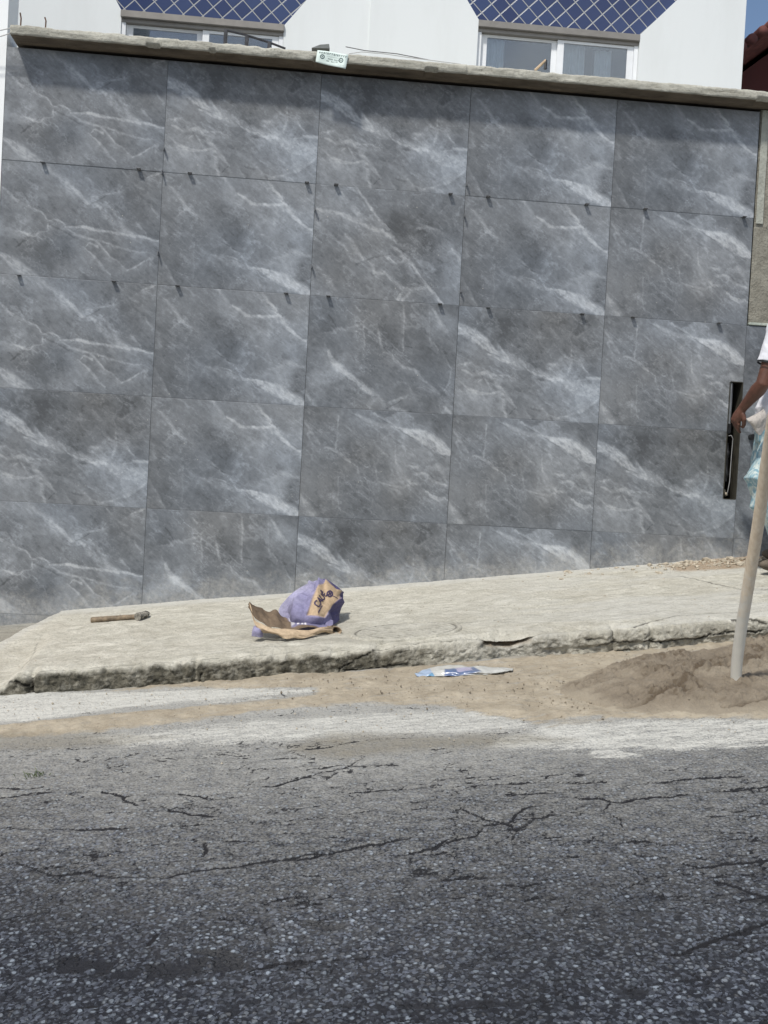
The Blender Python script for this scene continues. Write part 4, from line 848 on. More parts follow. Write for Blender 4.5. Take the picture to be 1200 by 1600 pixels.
for i, (px, py) in enumerate(((540, 80), (579, 84))):
    a = lz(px, py-1, -.05); BM().box(a[0]-.009, a[0]+.009, -.07, -.05, LT-.004, LT+.010, .002).build('nail_block', M_METAL, label=('small dark block on the ledge beside the right end of the cable', 'small dark block on the ledge just above the paper sign')[1-i], cat='block')
# paper sign hung on the ledge face
sg = empty('paper_sign', (-.36, -.14, 2.2), label='small white paper sign with two dark rings hanging on the ledge face', cat='sign')
S4 = [lz(496, 78.5, -.141), lz(544.5, 85, -.141), lz(540, 108, -.150), lz(493, 97, -.150)]
def sgp(u, v, off=0): 
    a = Vector(S4[0])*(1-u)+Vector(S4[1])*u; c = Vector(S4[3])*(1-u)+Vector(S4[2])*u; q = a*(1-v)+c*v; q.y -= off+.004*math.sin(u*5+v*3); return q
def patch(quads, off, t=.0006):
    V, Q = [], []
    for (u0, u1, v0, v1) in quads:
        n = 8; i0 = len(V)
        for j in range(n+1):
            for i in range(n+1): V.append(sgp(u0+(u1-u0)*i/n, v0+(v1-v0)*j/n, off))
        Q += [[i0+j*(n+1)+i, i0+(j+1)*(n+1)+i, i0+(j+1)*(n+1)+i+1, i0+j*(n+1)+i+1] for j in range(n) for i in range(n)]
    return np_mesh('p', V, Q)
M_PAPER = simple('greenish_white_paper', (.66, .76, .72, 1), .7, 0, .05, 30, .05); M_INK = simple('dark_green_ink', (.05, .09, .09, 1), .7, 0, .3, 60, 0)
pp = link_mesh('paper', patch([(0, 1, 0, 1)], 0), M_PAPER, sg); md = pp.modifiers.new('s', 'SOLIDIFY'); md.thickness = .0008; md.offset = 1
qs = []; rn = random.Random(5); u = .07
while u < .95:
    wd = rn.uniform(.03, .06); st = rn.random()
    qs.append((u, u+.014, .10, .23)); qs.append((u, u+wd*.8, .10, .13))
    if st > .3: qs.append((u, u+wd*.8, .20, .23))
    if st > .55: qs.append((u+wd*.8-.012, u+wd*.8, .12, .21))
    u += wd+.018
for v0, a_, c_ in ((.36, .34, .72), (.50, .38, .52), (.50, .58, .74), (.66, .34, .44), (.66, .50, .58), (.62, .64, .70), (.82, .72, .92)):
    u = a_
    while u < c_:
        w_ = rn.uniform(.018, .04); hh = .028 if v0 == .36 or v0 == .82 else .075
        qs.append((u, u+w_, v0, v0+hh*.4)); 
        if hh > .05: qs.append((u, u+.012, v0, v0+hh)); qs.append((u, u+w_*.8, v0+hh*.75, v0+hh))
        u += w_+.008
link_mesh('lettering', patch(qs, .0012), M_INK, sg)
for cu, cv in ((.19, .47), (.80, .47)):
    V, Q = [], []
    for k in range(24):
        for rr in (.075, .045): V.append(sgp(cu+rr*math.cos(k*math.pi/12), cv+rr*2.35*math.sin(k*math.pi/12), .0013))
    for k in range(24): a_ = 2*k; c_ = 2*((k+1) % 24); Q.append([a_, c_, c_+1, a_+1])
    n0 = len(V)
    for k in range(8): V.append(sgp(cu+.022*math.cos(k*math.pi/4), cv+.05*math.sin(k*math.pi/4), .0013))
    Q += [[n0, n0+1, n0+2, n0+3], [n0, n0+3, n0+4, n0+5], [n0, n0+5, n0+6, n0+7]]
    link_mesh('ring', np_mesh('ring', V, Q), M_INK, sg)

# ------------------------------------------------------------------ the open meter slot
sl_ = empty('wall_slot', (2.07, .06, NZ0), label='tall narrow dark slot cut in the tiles, with grey pipe and torn black plastic', cat='slot')
b = BM(); b.box(NX0-.006, NX0, -.001, .18, NZ0, NZ1); b.box(NX1, NX1+.004, -.001, .18, NZ0, NZ1); b.box(NX0, NX1, -.001, .18, NZ1, NZ1+.004); b.box(NX0, NX1, -.001, .18, NZ0-.004, NZ0); b.build('lining', simple('dark_slot_lining', (.035, .032, .022, 1), .8, 0, .4, 20, .3), sl_)
b = BM(); b.box(NX0+.001, NX0+.013, .006, .10, .35, NZ1-.004); b.build('side_plate', simple('grey_steel_plate', (.22, .23, .24, 1), .5, .4), sl_)
BM().tube([(NX0+.023, .035, NZ1-.004), (NX0+.023, .035, .30)], .0075, 14).build('pipe', M_ALU, sl_, smooth=True)
BM().box(NX0-.004, NX0+.016, -.010, .05, .30, .355, .003).build('black_block', M_BLACK, sl_)
rn = np.random.default_rng(3); Zs = np.linspace(.02, .245, 40); ws = .006+.018*np.abs(fbm(Zs*14, Zs*0, 7, 3))+.008*np.sin((Zs-.02)/.225*math.pi)
V = []; 
for z, w_ in zip(Zs, ws): V += [(NX0, .010, z), (NX0+w_, .004+.006*math.sin(z*60), z), (NX0+w_, .012, z), (NX0, .016, z)]
Q = [[4*i+k, 4*i+(k+1) % 4, 4*i+4+(k+1) % 4, 4*i+4+k] for i in range(39) for k in range(4)]
link_mesh('torn_plastic', np_mesh('torn_plastic', V, Q), M_BLACK, sl_)
BM().tube([(NX0+.006, -.004, .285), (NX0+.018, -.012, .288), (NX0+.030, -.008, .27), (NX0+.032, 0, .20), (NX0+.032, .004, .10), (NX0+.030, 0, .02), (NX0+.022, 0, -.04), (NX0+.024, .01, -.062)], .0024, 8).build('cable', simple('grey_cable', (.28, .28, .28, 1), .6, 0, .1, 30, .05), sl_, smooth=True)
bm_ = BM()
for k in range(7): bm_.ball((NX0+.006+.022*rn.random(), .02+.05*rn.random(), NZ0+.010+.045*rn.random()), .008+.007*rn.random(), 1, .25, k)
bm_.build('mortar_lumps', M_STONE, sl_)
a = atY(1173, 683, -.0); BM().tube([(a[0], .01, a[2]), (a[0], -.035, a[2])], .017, 12).build('pipe_stub', M_BLACK, label='short black pipe stub sticking out of the tiles behind the worker', cat='pipe')

# ------------------------------------------------------------------ crumpled sheets through measured points
def catmull(P, n):
    P = np.asarray(P, float); m = len(P); t = np.linspace(0, m-1, n); i = np.minimum(t.astype(int), m-2); f = (t-i).reshape((-1,)+(1,)*(P.ndim-1))
    g = lambda k: P[np.clip(k, 0, m-1)]
    p0, p1, p2, p3 = g(i-1), g(i), g(i+1), g(i+2); p0 = np.where((i == 0).reshape(f.shape), 2*p1-p2, p0); p3 = np.where((i == m-2).reshape(f.shape), 2*p2-p1, p3)
    return .5*((2*p1)+(-p0+p2)*f+(2*p0-5*p1+4*p2-p3)*f*f+(-p0+3*p1-3*p2+p3)*f**3)
def sheet_pts(C, nu, nv):
    """C[row][col] = (px, py, Y) measured; returns world points and photo coordinates"""
    W = np.array([[np.concatenate([atY(*c), c[:2]]) for c in row] for row in C])
    A = catmull(W, nv); A = np.swapaxes(catmull(np.swapaxes(A, 0, 1), nu), 0, 1)
    return A[..., :3], A[..., 3:]
def normals(P):
    du = np.gradient(P, axis=1); dv = np.gradient(P, axis=0); n = np.cross(du, dv); return n/(np.linalg.norm(n, axis=-1, keepdims=True)+1e-9)
def crumple(nu, nv, amp, seed, fr=6, asp=1.0):
    """folded paper: random heights joined by flat triangles, two sizes"""
    U, V = np.meshgrid(np.linspace(0, 1, nu)*asp, np.linspace(0, 1, nv)); r = 0
    for k, (f, a_) in enumerate(((fr*.75, 1.0), (fr*1.9, .42), (fr*4.2, .15))):
        t = .4+k; X = (U*math.cos(t)-V*math.sin(t))*f; Y = (U*math.sin(t)+V*math.cos(t))*f; X = X+.18*fbm(X*1.2, Y*1.2, seed+k, 2); i, j = np.floor(X), np.floor(Y); x, y = X-i, Y-j
        h = lambda p, q: _h(i+p, j+q, seed+k*17)-.5
        h00, h10, h01, h11 = h(0, 0), h(1, 0), h(0, 1), h(1, 1)
        r = r+a_*np.where(x+y < 1, h00+(h10-h00)*x+(h01-h00)*y, h11+(h01-h11)*(1-x)+(h10-h11)*(1-y))
    return r*amp
def thick(P, t, name, colr, mat, parent, nrm=None, **k):
    n = normals(P) if nrm is None else nrm; B = P+n*t; ny, nx = P.shape[:2]; N = ny*nx
    I = np.arange(N).reshape(ny, nx); rim = np.concatenate([I[0, :-1], I[:-1, -1], I[-1, :0:-1], I[:0:-1, 0]]); nr = np.roll(rim, -1)
    Q = np.concatenate([grid_q(ny, nx), grid_q(ny, nx, flip=True)+N, np.stack([nr, rim, rim+N, nr+N], -1)])
    C2 = colr if isinstance(colr, tuple) else (colr, colr)
    me = np_mesh(name, np.concatenate([P.reshape(-1, 3), B.reshape(-1, 3)]), Q, {'col': np.concatenate([C2[0].reshape(-1, 3), C2[1].reshape(-1, 3)])})
    return link_mesh(name, me, mat, parent, **k)
M_BAG = mat_attr('printed_kraft_paper', .75, .35, 70); M_FILM = mat_attr('plastic_film', .25, .1, 60, .6, .08)
PUR = np.array([.20, .188, .30]); PUR_SHADE = np.array([.085, .075, .165]); KR = np.array([.40, .305, .205]); KR_SHADE = np.array([.145, .105, .07]); WHT = np.array([.66, .64, .66])
def inpoly(G, poly, soft=.8): return (1-ss(-soft, soft, poly_sd(G[..., 0], G[..., 1], poly)))[..., None]
def mixc(c, a, b): return a*(1-c)+b*c
bx, by_ = wp(475, 985); bag = empty('cement_bag', (bx, by_, walk_z(bx, by_)), label='crumpled empty purple and brown paper cement bag lying on the pavement', cat='bag')
C = [[(436,974,-.80),(458,983,-.90),(484,985,-.94),(506,980,-.92),(519,977,-.86),(528,968,-.76)],
     [(438,952,-.76),(460,957,-.90),(484,961,-.94),(508,958,-.91),(524,955,-.85),(533,951,-.72)],
     [(450,933,-.71),(468,937,-.83),(489,938,-.88),(511,937,-.85),(526,936,-.80),(536,936,-.68)],
     [(466,920,-.67),(480,922,-.75),(496,922,-.80),(513,920,-.78),(526,923,-.74),(536,927,-.66)],
     [(480,912,-.64),(489,909,-.67),(500,906,-.70),(510,905,-.71),(522,913,-.69),(534,922,-.65)]]
P, G = sheet_pts(C, 90, 80); nn = normals(P); nn = nn*np.sign(-nn[..., 1:2]); U_, V_ = np.meshgrid(np.linspace(0, 1, 90), np.linspace(0, 1, 80))
bord = np.minimum(np.minimum(U_, 1-U_), np.minimum(V_, 1-V_)); keep = ss(0, .12, bord)
panel = inpoly(G, [(509,905),(533,923),(531,932),(518,948),(506,965),(480,962),(490,935),(497,920)], 1.2)
cr_ = crumple(90, 80, .075, 3, 3.4)*(.12+.88*keep)*(1-.70*panel[..., 0])
fo = ss(.62, .45, U_)*ss(.02, .25, V_)*(np.abs(((U_*7.5+V_*1.1+.3*fbm(U_*3, V_*2, 8)) % 2)-1)-.5)*.030+ss(.7, .95, U_)*(np.abs((V_*5 % 2)-1)-.5)*.016
Pf = P+nn*(cr_+fo)[..., None]
Pb = P.copy(); Pb[..., 1] += .12*np.sin(np.clip(U_, 0, 1)*math.pi)*np.sin(np.clip(V_*.9+.05, 0, 1)*math.pi)
fade_ = fbm(U_*5, V_*5, 9, 4)[..., None]
pc = PUR*(1+.35*fade_)+.13*ss(.1, -.5, U_-.35+.3*fbm(U_*4, V_*4, 12))[..., None]; pc = mixc(ss(.62, .8, U_)[..., None], pc, PUR_SHADE*(1+.3*fade_)); pc = np.clip(pc, .03, .8)  # sunlit left and shaded right side of the sack put into the colour
cc = mixc(panel, pc, KR*np.array([1.05, 1.02, .98])*(1+.12*fade_))
ny, nx = 80, 90; N = ny*nx
me = np_mesh('sack', np.concatenate([Pf.reshape(-1, 3), Pb.reshape(-1, 3)]), np.concatenate([grid_q(ny, nx), grid_q(ny, nx, flip=True)+N]), {'col': np.concatenate([cc.reshape(-1, 3), pc.reshape(-1, 3)])})
link_mesh('sack', me, M_BAG, bag)
# print on the panel, laid on the paper itself
def on_sheet(px, py, off=.0025):
    d = (G[..., 0]-px)**2+(G[..., 1]-py)**2; k = np.argsort(d.ravel())[:6]; w_ = 1/(d.ravel()[k]+.05); w_ /= w_.sum()
    return (Pf.reshape(-1, 3)[k]*w_[:, None]).sum(0)+(nn.reshape(-1, 3)[k]*w_[:, None]).sum(0)*off
M_PRINT = simple('purple_black_print', (.045, .03, .075, 1), .7, 0, .2, 50, 0)
def ring_on(cx, cy, r0, r1, n=28, sx=1.0):
    V, Q = [], []
    for k in range(n):
        for r_ in (r1, r0): V.append(on_sheet(cx+r_*math.cos(k*2*math.pi/n)*sx, cy+r_*math.sin(k*2*math.pi/n)))
    for k in range(n): a_, c_ = 2*k, 2*((k+1) % n); Q.append([a_, c_, c_+1, a_+1])
    return V, Q
V, Q = ring_on(515.5, 927.5, 3.2, 5.4); n0 = len(V)
for (ax_, ay_, bx_, by2, w_) in ((512.5, 929.5, 518.5, 925.5, .9), (514, 925, 517, 930, .9), (520, 931, 526, 935.5, .5)):
    L_ = math.hypot(bx_-ax_, by2-ay_); nx_, ny_ = -(by2-ay_)/L_*w_, (bx_-ax_)/L_*w_; k = len(V)
    V += [on_sheet(ax_+nx_, ay_+ny_, .003), on_sheet(bx_+nx_, by2+ny_, .003), on_sheet(bx_-nx_, by2-ny_, .003), on_sheet(ax_-nx_, ay_-ny_, .003)]; Q.append([k, k+1, k+2, k+3])
link_mesh('emblem', np_mesh('emblem', V, Q), M_PRINT, bag)
def text_on(body, ox, oy, size, ang, name):
    cu = bpy.data.curves.new('t', 'FONT'); cu.body = body; cu.size = 1; cu.offset = .022; to = bpy.data.objects.new('t', cu); COL.objects.link(to)
    bpy.context.view_layer.update(); me = bpy.data.meshes.new_from_object(to.evaluated_get(bpy.context.evaluated_depsgraph_get()))
    bpy.data.objects.remove(to); ca, sa = math.cos(ang), math.sin(ang)
    for v_ in me.vertices:
        x, y = v_.co.x*size, v_.co.y*size*1.15; v_.co = Vector(on_sheet(ox+x*ca+y*sa, oy-(-x*sa)*-1*-1 if False else oy-x*(-sa)*-1-y*ca if False else oy+x*sa-y*ca, .003))
    me.materials.clear(); link_mesh(name, me, M_PRINT, bag)
text_on('CAUÊ', 496, 953, 11.5, math.radians(-57), 'brand_print'); 
V, Q = [], []
for i in range(4):
    for j in range(3):
        cx, cy = 497.0+i*1.7-j*.9, 957.0-i*2.7+j*-.2+j*1.6-1; k = len(V)
        V += [on_sheet(cx-.7, cy-.7), on_sheet(cx+.8, cy-.9), on_sheet(cx+.9, cy+.7), on_sheet(cx-.6, cy+.9)]; Q.append([k, k+1, k+2, k+3])
link_mesh('small_print', np_mesh('small_print', V, Q), M_PRINT, bag)
# opened mouth of the bag: inside, front lip, printed fold, left corner
C = [[(389,941,-.95),(399,947,-.93),(409,950,-.90),(418,957,-.90),(430,955,-.88),(442,962,-.86),(458,966,-.86),(480,964,-.88),(503,966,-.88),(519,974,-.90)],
     [(388,944,-.97),(398,956,-.97),(409,962,-.96),(420,968,-.96),(433,966,-.95),(447,973,-.94),(464,977,-.94),(484,976,-.95),(504,976,-.95),(520,979,-.95)],
     [(389,948,-.99),(398,966,-1.01),(410,975,-1.02),(423,981,-1.03),(435,982,-1.03),(450,983,-1.02),(466,984,-1.02),(486,984,-1.01),(505,981,-1.00),(519,981,-.97)]]
P1, G1 = sheet_pts(C, 130, 40); n1 = normals(P1); P1 = P1+n1*(crumple(130, 40, .026, 21, 2.2, 3.2))[..., None]
U_, V_ = np.meshgrid(np.linspace(0, 1, 130), np.linspace(0, 1, 40)); fd = fbm(U_*10, V_*5, 31, 4)[..., None]
c1 = KR_SHADE*(1+.25*fd)+.0*fd; prn = inpoly(G1, [(447,962),(478,958),(520,966),(522,978),(500,981),(456,980)], 1.2)  # inside of the kraft darkened, the hollow's shade put into its colour
c1 = mixc(prn, c1, PUR*.9*(1+.3*fd)); c1 = mixc(inpoly(G1, [(449,962),(463,960),(460,978),(455,979)], .8)*.8, c1, WHT*.8)
for q in ([(466,963),(469,963),(468,979),(464,979)], [(472,966),(475,966),(474,980),(471,980)], [(477,968),(479.5,968),(478.5,980),(476,980)]): c1 = mixc(inpoly(G1, q, .6), c1, WHT)
thick(P1, -.0018, 'inner_paper', np.clip(c1, .02, .8), M_BAG, bag)
C = [[(387,941,-.972),(397,966,-1.015),(410,975,-1.025),(423,981,-1.035),(436,982,-1.04),(450,983,-1.03),(466,984,-1.03),(486,984,-1.02),(506,980,-1.01),(522,980,-.975)],
     [(390,956,-.99),(399,977,-1.03),(412,984,-1.045),(425,988,-1.06),(440,990,-1.07),(455,990,-1.06),(470,991,-1.05),(487,989,-1.035),(505,984,-1.02),(521,985,-.985)],
     [(395,966,-1.00),(404,987,-1.02),(416,991,-1.03),(430,993,-1.05),(446,998,-1.08),(460,997,-1.06),(473,997,-1.05),(488,993,-1.03),(506,987,-1.00),(519,990,-.98)]]
P2, G2 = sheet_pts(C, 130, 34); n2 = normals(P2); P2 = P2+n2*(crumple(130, 34, .020, 41, 1.6, 3.6))[..., None]; fd = fbm(np.linspace(0, 9, 130)[None]+np.zeros((34, 1)), np.linspace(0, 3, 34)[:, None]+np.zeros((1, 130)), 51, 4)[..., None]
thick(P2, .0018, 'front_lip', np.clip(KR*1.08*(1+.2*fd), .02, .8), M_BAG, bag)
C = [[(396,979,-1.00),(400,977,-1.01),(406,978,-1.01),(411,982,-1.00)], [(394,986,-1.02),(399,985,-1.045),(406,986,-1.045),(411,989,-1.02)], [(393,994,-1.02),(400,995,-1.04),(406,996,-1.04),(411,995,-1.02)]]
P3, G3 = sheet_pts(C, 24, 24); c3 = np.ones((24, 24, 3))*np.array([.27, .255, .38])*(1+.15*fbm(*np.meshgrid(np.linspace(0, 4, 24), np.linspace(0, 4, 24)), 5)[..., None])
thick(P3, .002, 'bag_corner', c3, M_BAG, bag)

# the rolled right-hand end of the mouth: an open paper tube
e_ = atY(521, 985, -.99); th = np.linspace(0, 2*math.pi, 40); dd = np.linspace(0, 1, 14)[:, None]; fl_ = .75+.25*dd
X_ = e_[0]+(.036*np.cos(th)[None]+.004*fbm(np.cos(th)[None]*3+dd, np.sin(th)[None]*3, 5))*fl_+.02*(1-dd)*-1; Z_ = e_[2]+.017*np.sin(th)[None]*fl_+.003*np.sin(3*th)[None]; Y_ = e_[1]+.10*(1-dd)-.012*dd*np.cos(th*2)[None]
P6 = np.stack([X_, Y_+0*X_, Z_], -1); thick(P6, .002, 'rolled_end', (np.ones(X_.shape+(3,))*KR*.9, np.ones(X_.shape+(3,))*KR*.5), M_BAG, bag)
# plastic scrap half buried in the sand
C = [[(648,1053,0),(668,1045,0),(700,1040,0),(735,1040,0),(770,1043,0),(802,1042,0)], [(652,1056,0),(672,1052,0),(700,1048,0),(735,1049,0),(772,1050,0),(800,1046,0)], [(660,1057,0),(676,1057,0),(702,1056,0),(738,1055,0),(768,1052,0),(790,1050,0)]]
fh = [[.004, .012, .022, .02, .014, .006], [.008, .016, .03, .028, .016, .010], [.002, .004, .006, .006, .006, .003]]
for j in range(3):
    for i in range(6):
        px, py, _ = C[j][i]; p = on(px, py, lambda x, y, h=fh[j][i]: road_z(x, y)+.008+h*.6); C[j][i] = (px, py, p[1])
P4, G4 = sheet_pts(C, 110, 26); n4 = normals(P4); n4 *= np.sign(n4[..., 2:3]); P4 = P4+n4*(crumple(110, 26, .014, 61, 2, 3.5))[..., None]
c4 = np.ones((26, 110, 3))*np.array([.48, .48, .45]); c4 = mixc(inpoly(G4, [(646,1060),(648,1050),(672,1046),(678,1056),(668,1060)], 1), c4, np.array([.30, .38, .50])); c4 = mixc(inpoly(G4, [(694,1060),(695,1046),(740,1042),(752,1050),(730,1054),(704,1058)], 1.2), c4, np.array([.10, .14, .25]))
c4 = mixc(inpoly(G4, [(664,1058),(676,1052),(680,1058)], .7), c4, np.array([.10, .24, .38])); c4 = mixc(inpoly(G4, [(712,1044),(735,1042),(738,1047),(715,1049)], 1), c4, np.array([.36, .34, .46]))
o = thick(P4, .0015, 'plastic_wrapper', c4, M_FILM, None, label='crumpled blue and white plastic wrapper lying on the sand beside the kerb', cat='wrapper')

# hammer
hx0, hy0 = wp(142, 973); hx1, hy1 = wp(231, 966)
hm = empty('hammer', (hx0, hy0, walk_z(hx0, hy0)), label='old hammer with a dusty wooden handle lying on the pavement at the left', cat='hammer')
d = Vector((hx1-hx0, hy1-hy0, walk_z(hx1, hy1)-walk_z(hx0, hy0))); L_ = d.length; d.normalize(); A0 = Vector((hx0, hy0, walk_z(hx0, hy0)+.013))
pts = [A0+d*L_*t for t in (0, .03, .3, .6, .8, .93)]; BM().tube(pts, [.0145, .0165, .0155, .0145, .013, .012], 8).build('handle', simple('old_handle_wood', (.19, .145, .095, 1), .8, 0, .5, 40, .4, .002), hm, smooth=True)
side = Vector((-d.y, d.x, 0)).normalized(); c0 = A0+d*L_*.93+Vector((0, 0, .006))
sk = (side+d*.45).normalized(); b = BM(); b.tube([c0+sk*.050, c0+sk*.030, c0+sk*.012, c0-sk*.012, c0-sk*.028], [.009, .017, .021, .021, .018], 4); b.tube([c0-sk*.026, c0-sk*.030, c0-sk*.062], [.016, .020, .021], 10)
b.tube([c0-d*.018, c0+d*.02], [.015, .014], 8); b.build('head', simple('cement_crusted_steel', (.24, .225, .19, 1), .85, .1, .8, 60, .8, .006), hm)

# manhole cover set flush, smeared with cement
mx_, my_ = wp(634, 988)
nr_, na = 70, 180; rr = np.linspace(0, .268, nr_)[:, None]; th = np.linspace(0, 2*math.pi, na)[None]
X = mx_+rr*np.cos(th); Y = my_+rr*np.sin(th)*.56+0*X; ca, sa = math.cos(.9), math.sin(.9)
u1 = ((X-mx_)*ca+(Y-my_)*sa); u2 = (-(X-mx_)*sa+(Y-my_)*ca)
pat = .5+.5*np.sin(u1*2*math.pi/.030)*1.0; wear = ss(-.35, .35, fbm(X*6, Y*9, 91, 4)); inner = ss(.232, .22, rr+0*X)
Zm = walk_z(X, Y)+.008+.007*(pat*wear*inner)+.003*ss(.235, .245, rr)*ss(.268, .262, rr)-.02*ss(.262, .268, rr)+.0025*fbm(X*20, Y*20, 92, 4)
crk = ss(.226, .232, rr+.004*fbm(X*12, Y*12, 95))*ss(.244, .238, rr+.004*fbm(X*12, Y*12, 95))*.55*ss(-.1, .3, fbm(X*5, Y*5, 93, 3))
me = grid_mesh('manhole_cover', np.stack([X, Y, Zm], -1), {'mask': np.stack([.35*(1-pat)*wear*inner, crk, 0*X], -1), 'mask2': np.stack([0*X, .35*wear, .4*pat*inner], -1)})
link_mesh('manhole_cover', me, M_WALK, label='round ribbed manhole cover smeared with cement near the kerb edge', cat='manhole cover')

# ------------------------------------------------------------------ mortar heap, hoe, rubble
def clod(X, Y, s_):
    X = X+.35*fbm(X*.9, Y*.9, s_+4, 3); Y = Y+.35*fbm(X*.9, Y*.9, s_+5, 3); i = np.floor(X); j = np.floor(Y); d1 = np.full(X.shape, 9.)
    for a in (-1, 0, 1):
        for b in (-1, 0, 1):
            d1 = np.minimum(d1, np.hypot(X-(i+a+_h(i+a, j+b, s_)), Y-(j+b+_h(i+a, j+b, s_+50))))
    return 1-1.7*np.clip(d1, 0, 1)**1.6
def heap():
    X, Y = np.meshgrid(np.arange(.30, 3.0, .0047), np.arange(-2.16, -1.20, .0045))
    poly = [rp(*q) for q in ((868,1078),(930,1052),(1000,1030),(1080,1020),(1150,1008),(1240,994),(1310,1004),(1345,1040),(1320,1085),(1240,1118),(1100,1122),(1010,1118),(950,1108),(900,1098))]
    sd_ = poly_sd(X+.03*fbm(X*8, Y*8, 1, 4), Y+.03*fbm(X*8, Y*8, 2, 4), poly)
    env = ss(.015, -.17, sd_); cx, cy = rp(1170, 1075)
    h = .020*env**.8+.020*env*np.exp(-(((X-cx-.1)/.42)**2+((Y-cy-.12)/.20)**2))
    lump = .022*fbm(X*11, Y*13, 4, 5, .6)+.020*np.abs(fbm(X*17, Y*20, 5, 4, .6)); tr = np.zeros_like(X)
    def ln(pts, w): return seg_field(X+.02*fbm(X*12, Y*12, 7, 3), Y+.014*fbm(X*12, Y*12, 8, 3), [rp(*q)+(w,) for q in pts], .8)
    rough = np.maximum(ln([(890,1074),(940,1052),(1000,1044),(1060,1036)], .10), ln([(1000,1062),(1060,1078),(1080,1092),(1030,1098)], .11)); rough = np.maximum(rough, ln([(1090,1060),(1140,1058),(1200,1050)], .12)); rough = np.maximum(rough, ln([(1180,1030),(1215,1020)], .16))
    smooth_ = ln([(1050,1052),(1090,1056),(1060,1064)], .10)
    h += env*(.026*clod(X*15, Y*20, 29)*ss(-.35, .25, fbm(X*4, Y*6, 28, 3))+.009*clod(X*36, Y*44, 30)+rough*(.010+.036*clod(X*19, Y*24, 9)*ss(-.3, .3, fbm(X*6, Y*6, 19, 3))+.016*clod(X*42, Y*50, 10)+.007*fbm(X*85, Y*85, 11, 2)+.020*fbm(X*9, Y*14, 9, 4, .6))+lump*(1-.75*smooth_)*.8)
    groove = np.maximum(ln([(930,1106),(980,1112),(1030,1104),(1060,1092),(1075,1080),(1100,1058)], .018), ln([(1060,1050),(1085,1046),(1100,1050)], .012)); groove = np.maximum(groove, ln([(1130,1112),(1160,1110),(1200,1104)], .012)); groove = np.maximum(groove, ln([(1120,1056),(1160,1062),(1180,1056)], .014))
    h -= groove*.016*ss(0, .3, env)
    pit = ss(.12, .34, fbm(X*30, Y*44, 15, 3, .6))*ss(.15, .6, rough); h -= .007*pit*env
    dk = np.clip(.5*ss(.0, -.6, clod(X*15, Y*20, 29))*ss(-.35, .25, fbm(X*4, Y*6, 28, 3))+.8*groove+.65*pit+.9*ss(.25, .9, rough)*ss(.1, -.5, clod(X*19, Y*24, 9))+.55*rough*ss(-.1, -.6, clod(X*42, Y*50, 10))+.3*rough, 0, 1)  # grooves, pits and gaps between clods darkened in the colour, as shade
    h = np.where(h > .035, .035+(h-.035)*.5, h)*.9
    churn_ = np.clip(rough*1.2+.8*ss(-.05, .35, fbm(X*5, Y*8, 37, 4)), 0, 1); k1, k2 = clod(X*30+3, Y*44, 33), clod(X*62, Y*85+5, 34)
    h += env*churn_*(.013*k1+.008*k2); dk = np.clip(dk+churn_*ss(0, .3, env)*(.75*ss(.1, -.5, k1)+.55*ss(.0, -.6, k2)), 0, 1)  # more shade painted into the hollows of the finer clods
    Z = road_z(X, Y)+.010*ss(.02, -.02, sd_)-.02+.02*ss(.03, -.01, sd_)+h
    lt = np.clip(ss(.3, .6, fbm(X*3, Y*8, 20, 4))*.5+.75*ss(-.10, -.01, sd_+.04*fbm(X*9, Y*9, 24, 4)), 0, 1); dk = dk*ss(-.01, -.06, sd_)
    mask = (sd_[:-1, :-1] < .045)
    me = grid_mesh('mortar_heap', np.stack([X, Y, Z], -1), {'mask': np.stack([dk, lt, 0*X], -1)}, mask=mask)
    link_mesh('mortar_heap', me, M_MORTAR, label='low damp heap of wet brown mortar around the foot of the pole in the gutter', cat='mortar')
heap()
hx, hy = rp(1152, 1080); zb_ = road_z(hx, hy)+.024
foot = Vector((hx, hy, zb_)); 
def hp(px, py, Y): a = atY(px, py, Y); return Vector(a)
tool = empty('hoe', (hx, hy, zb_), label='hoe with long pale wooden handle standing upright in the mortar heap', cat='hoe')
ps = [foot+Vector((-.008, .03, -.13)), foot+Vector((-.003, .012, -.03)), hp(1151, 1040, hy-.02), hp(1157, 990, hy-.08), hp(1166, 935, hy-.16), hp(1175, 880, hy-.24), hp(1186, 810, hy-.34), hp(1195, 745, hy-.43), hp(1203, 690, hy-.51), hp(1218, 590, hy-.66)]
mw = NT('cement_smeared_wood'); zc = mw.n('ShaderNodeSeparateXYZ'); mw.l(mw.pos(), zc.inputs[0]); pn = mw.pos(); nz = mw.noise(pn, 26, 6, .65)
grain_ = mw.mix(mw.rng(mw.noise(mw.mapping(pn, scale=(6, 6, .5)), 12, 4), .3, .7, 0, 1), (.58, .47, .34, 1), (.72, .62, .48, 1))
low_ = mw.rng(mw.math('ADD', zc.outputs[2], mw.rng(nz, .2, .8, -.16, .16)), -.62, -.30, 1, 0, True)
mw.col(mw.mix(low_, grain_, (.60, .58, .52, 1))); mw.rough(.8); mw.bump(nz, .3, .006)
BM().tube([tuple(p) for p in catmull(np.array([tuple(q) for q in ps]), 40)], list(np.interp(np.linspace(0, 1, 40), [0, .3, 1], [.0200, .0225, .0215])), 18).build('handle', mw.m, tool, smooth=True)
b = BM(); b.tube([foot+Vector((-.002, .02, -.04)), foot+Vector((0, 0, .035))], [.030, .0255], 14); b.build('socket', simple('mortar_caked_steel', (.33, .27, .19, 1), .85, .1, .4, 50, .5), tool, smooth=True)
b = BM(); b.prism([(hx-.10, zb_-.075), (hx+.09, zb_-.075), (hx+.07, zb_+.008), (hx-.075, zb_+.004)], hy-.012, hy-.004); b.build('blade', simple('mortar_caked_blade', (.33, .27, .19, 1), .8, .2, .4, 50, .5), tool)

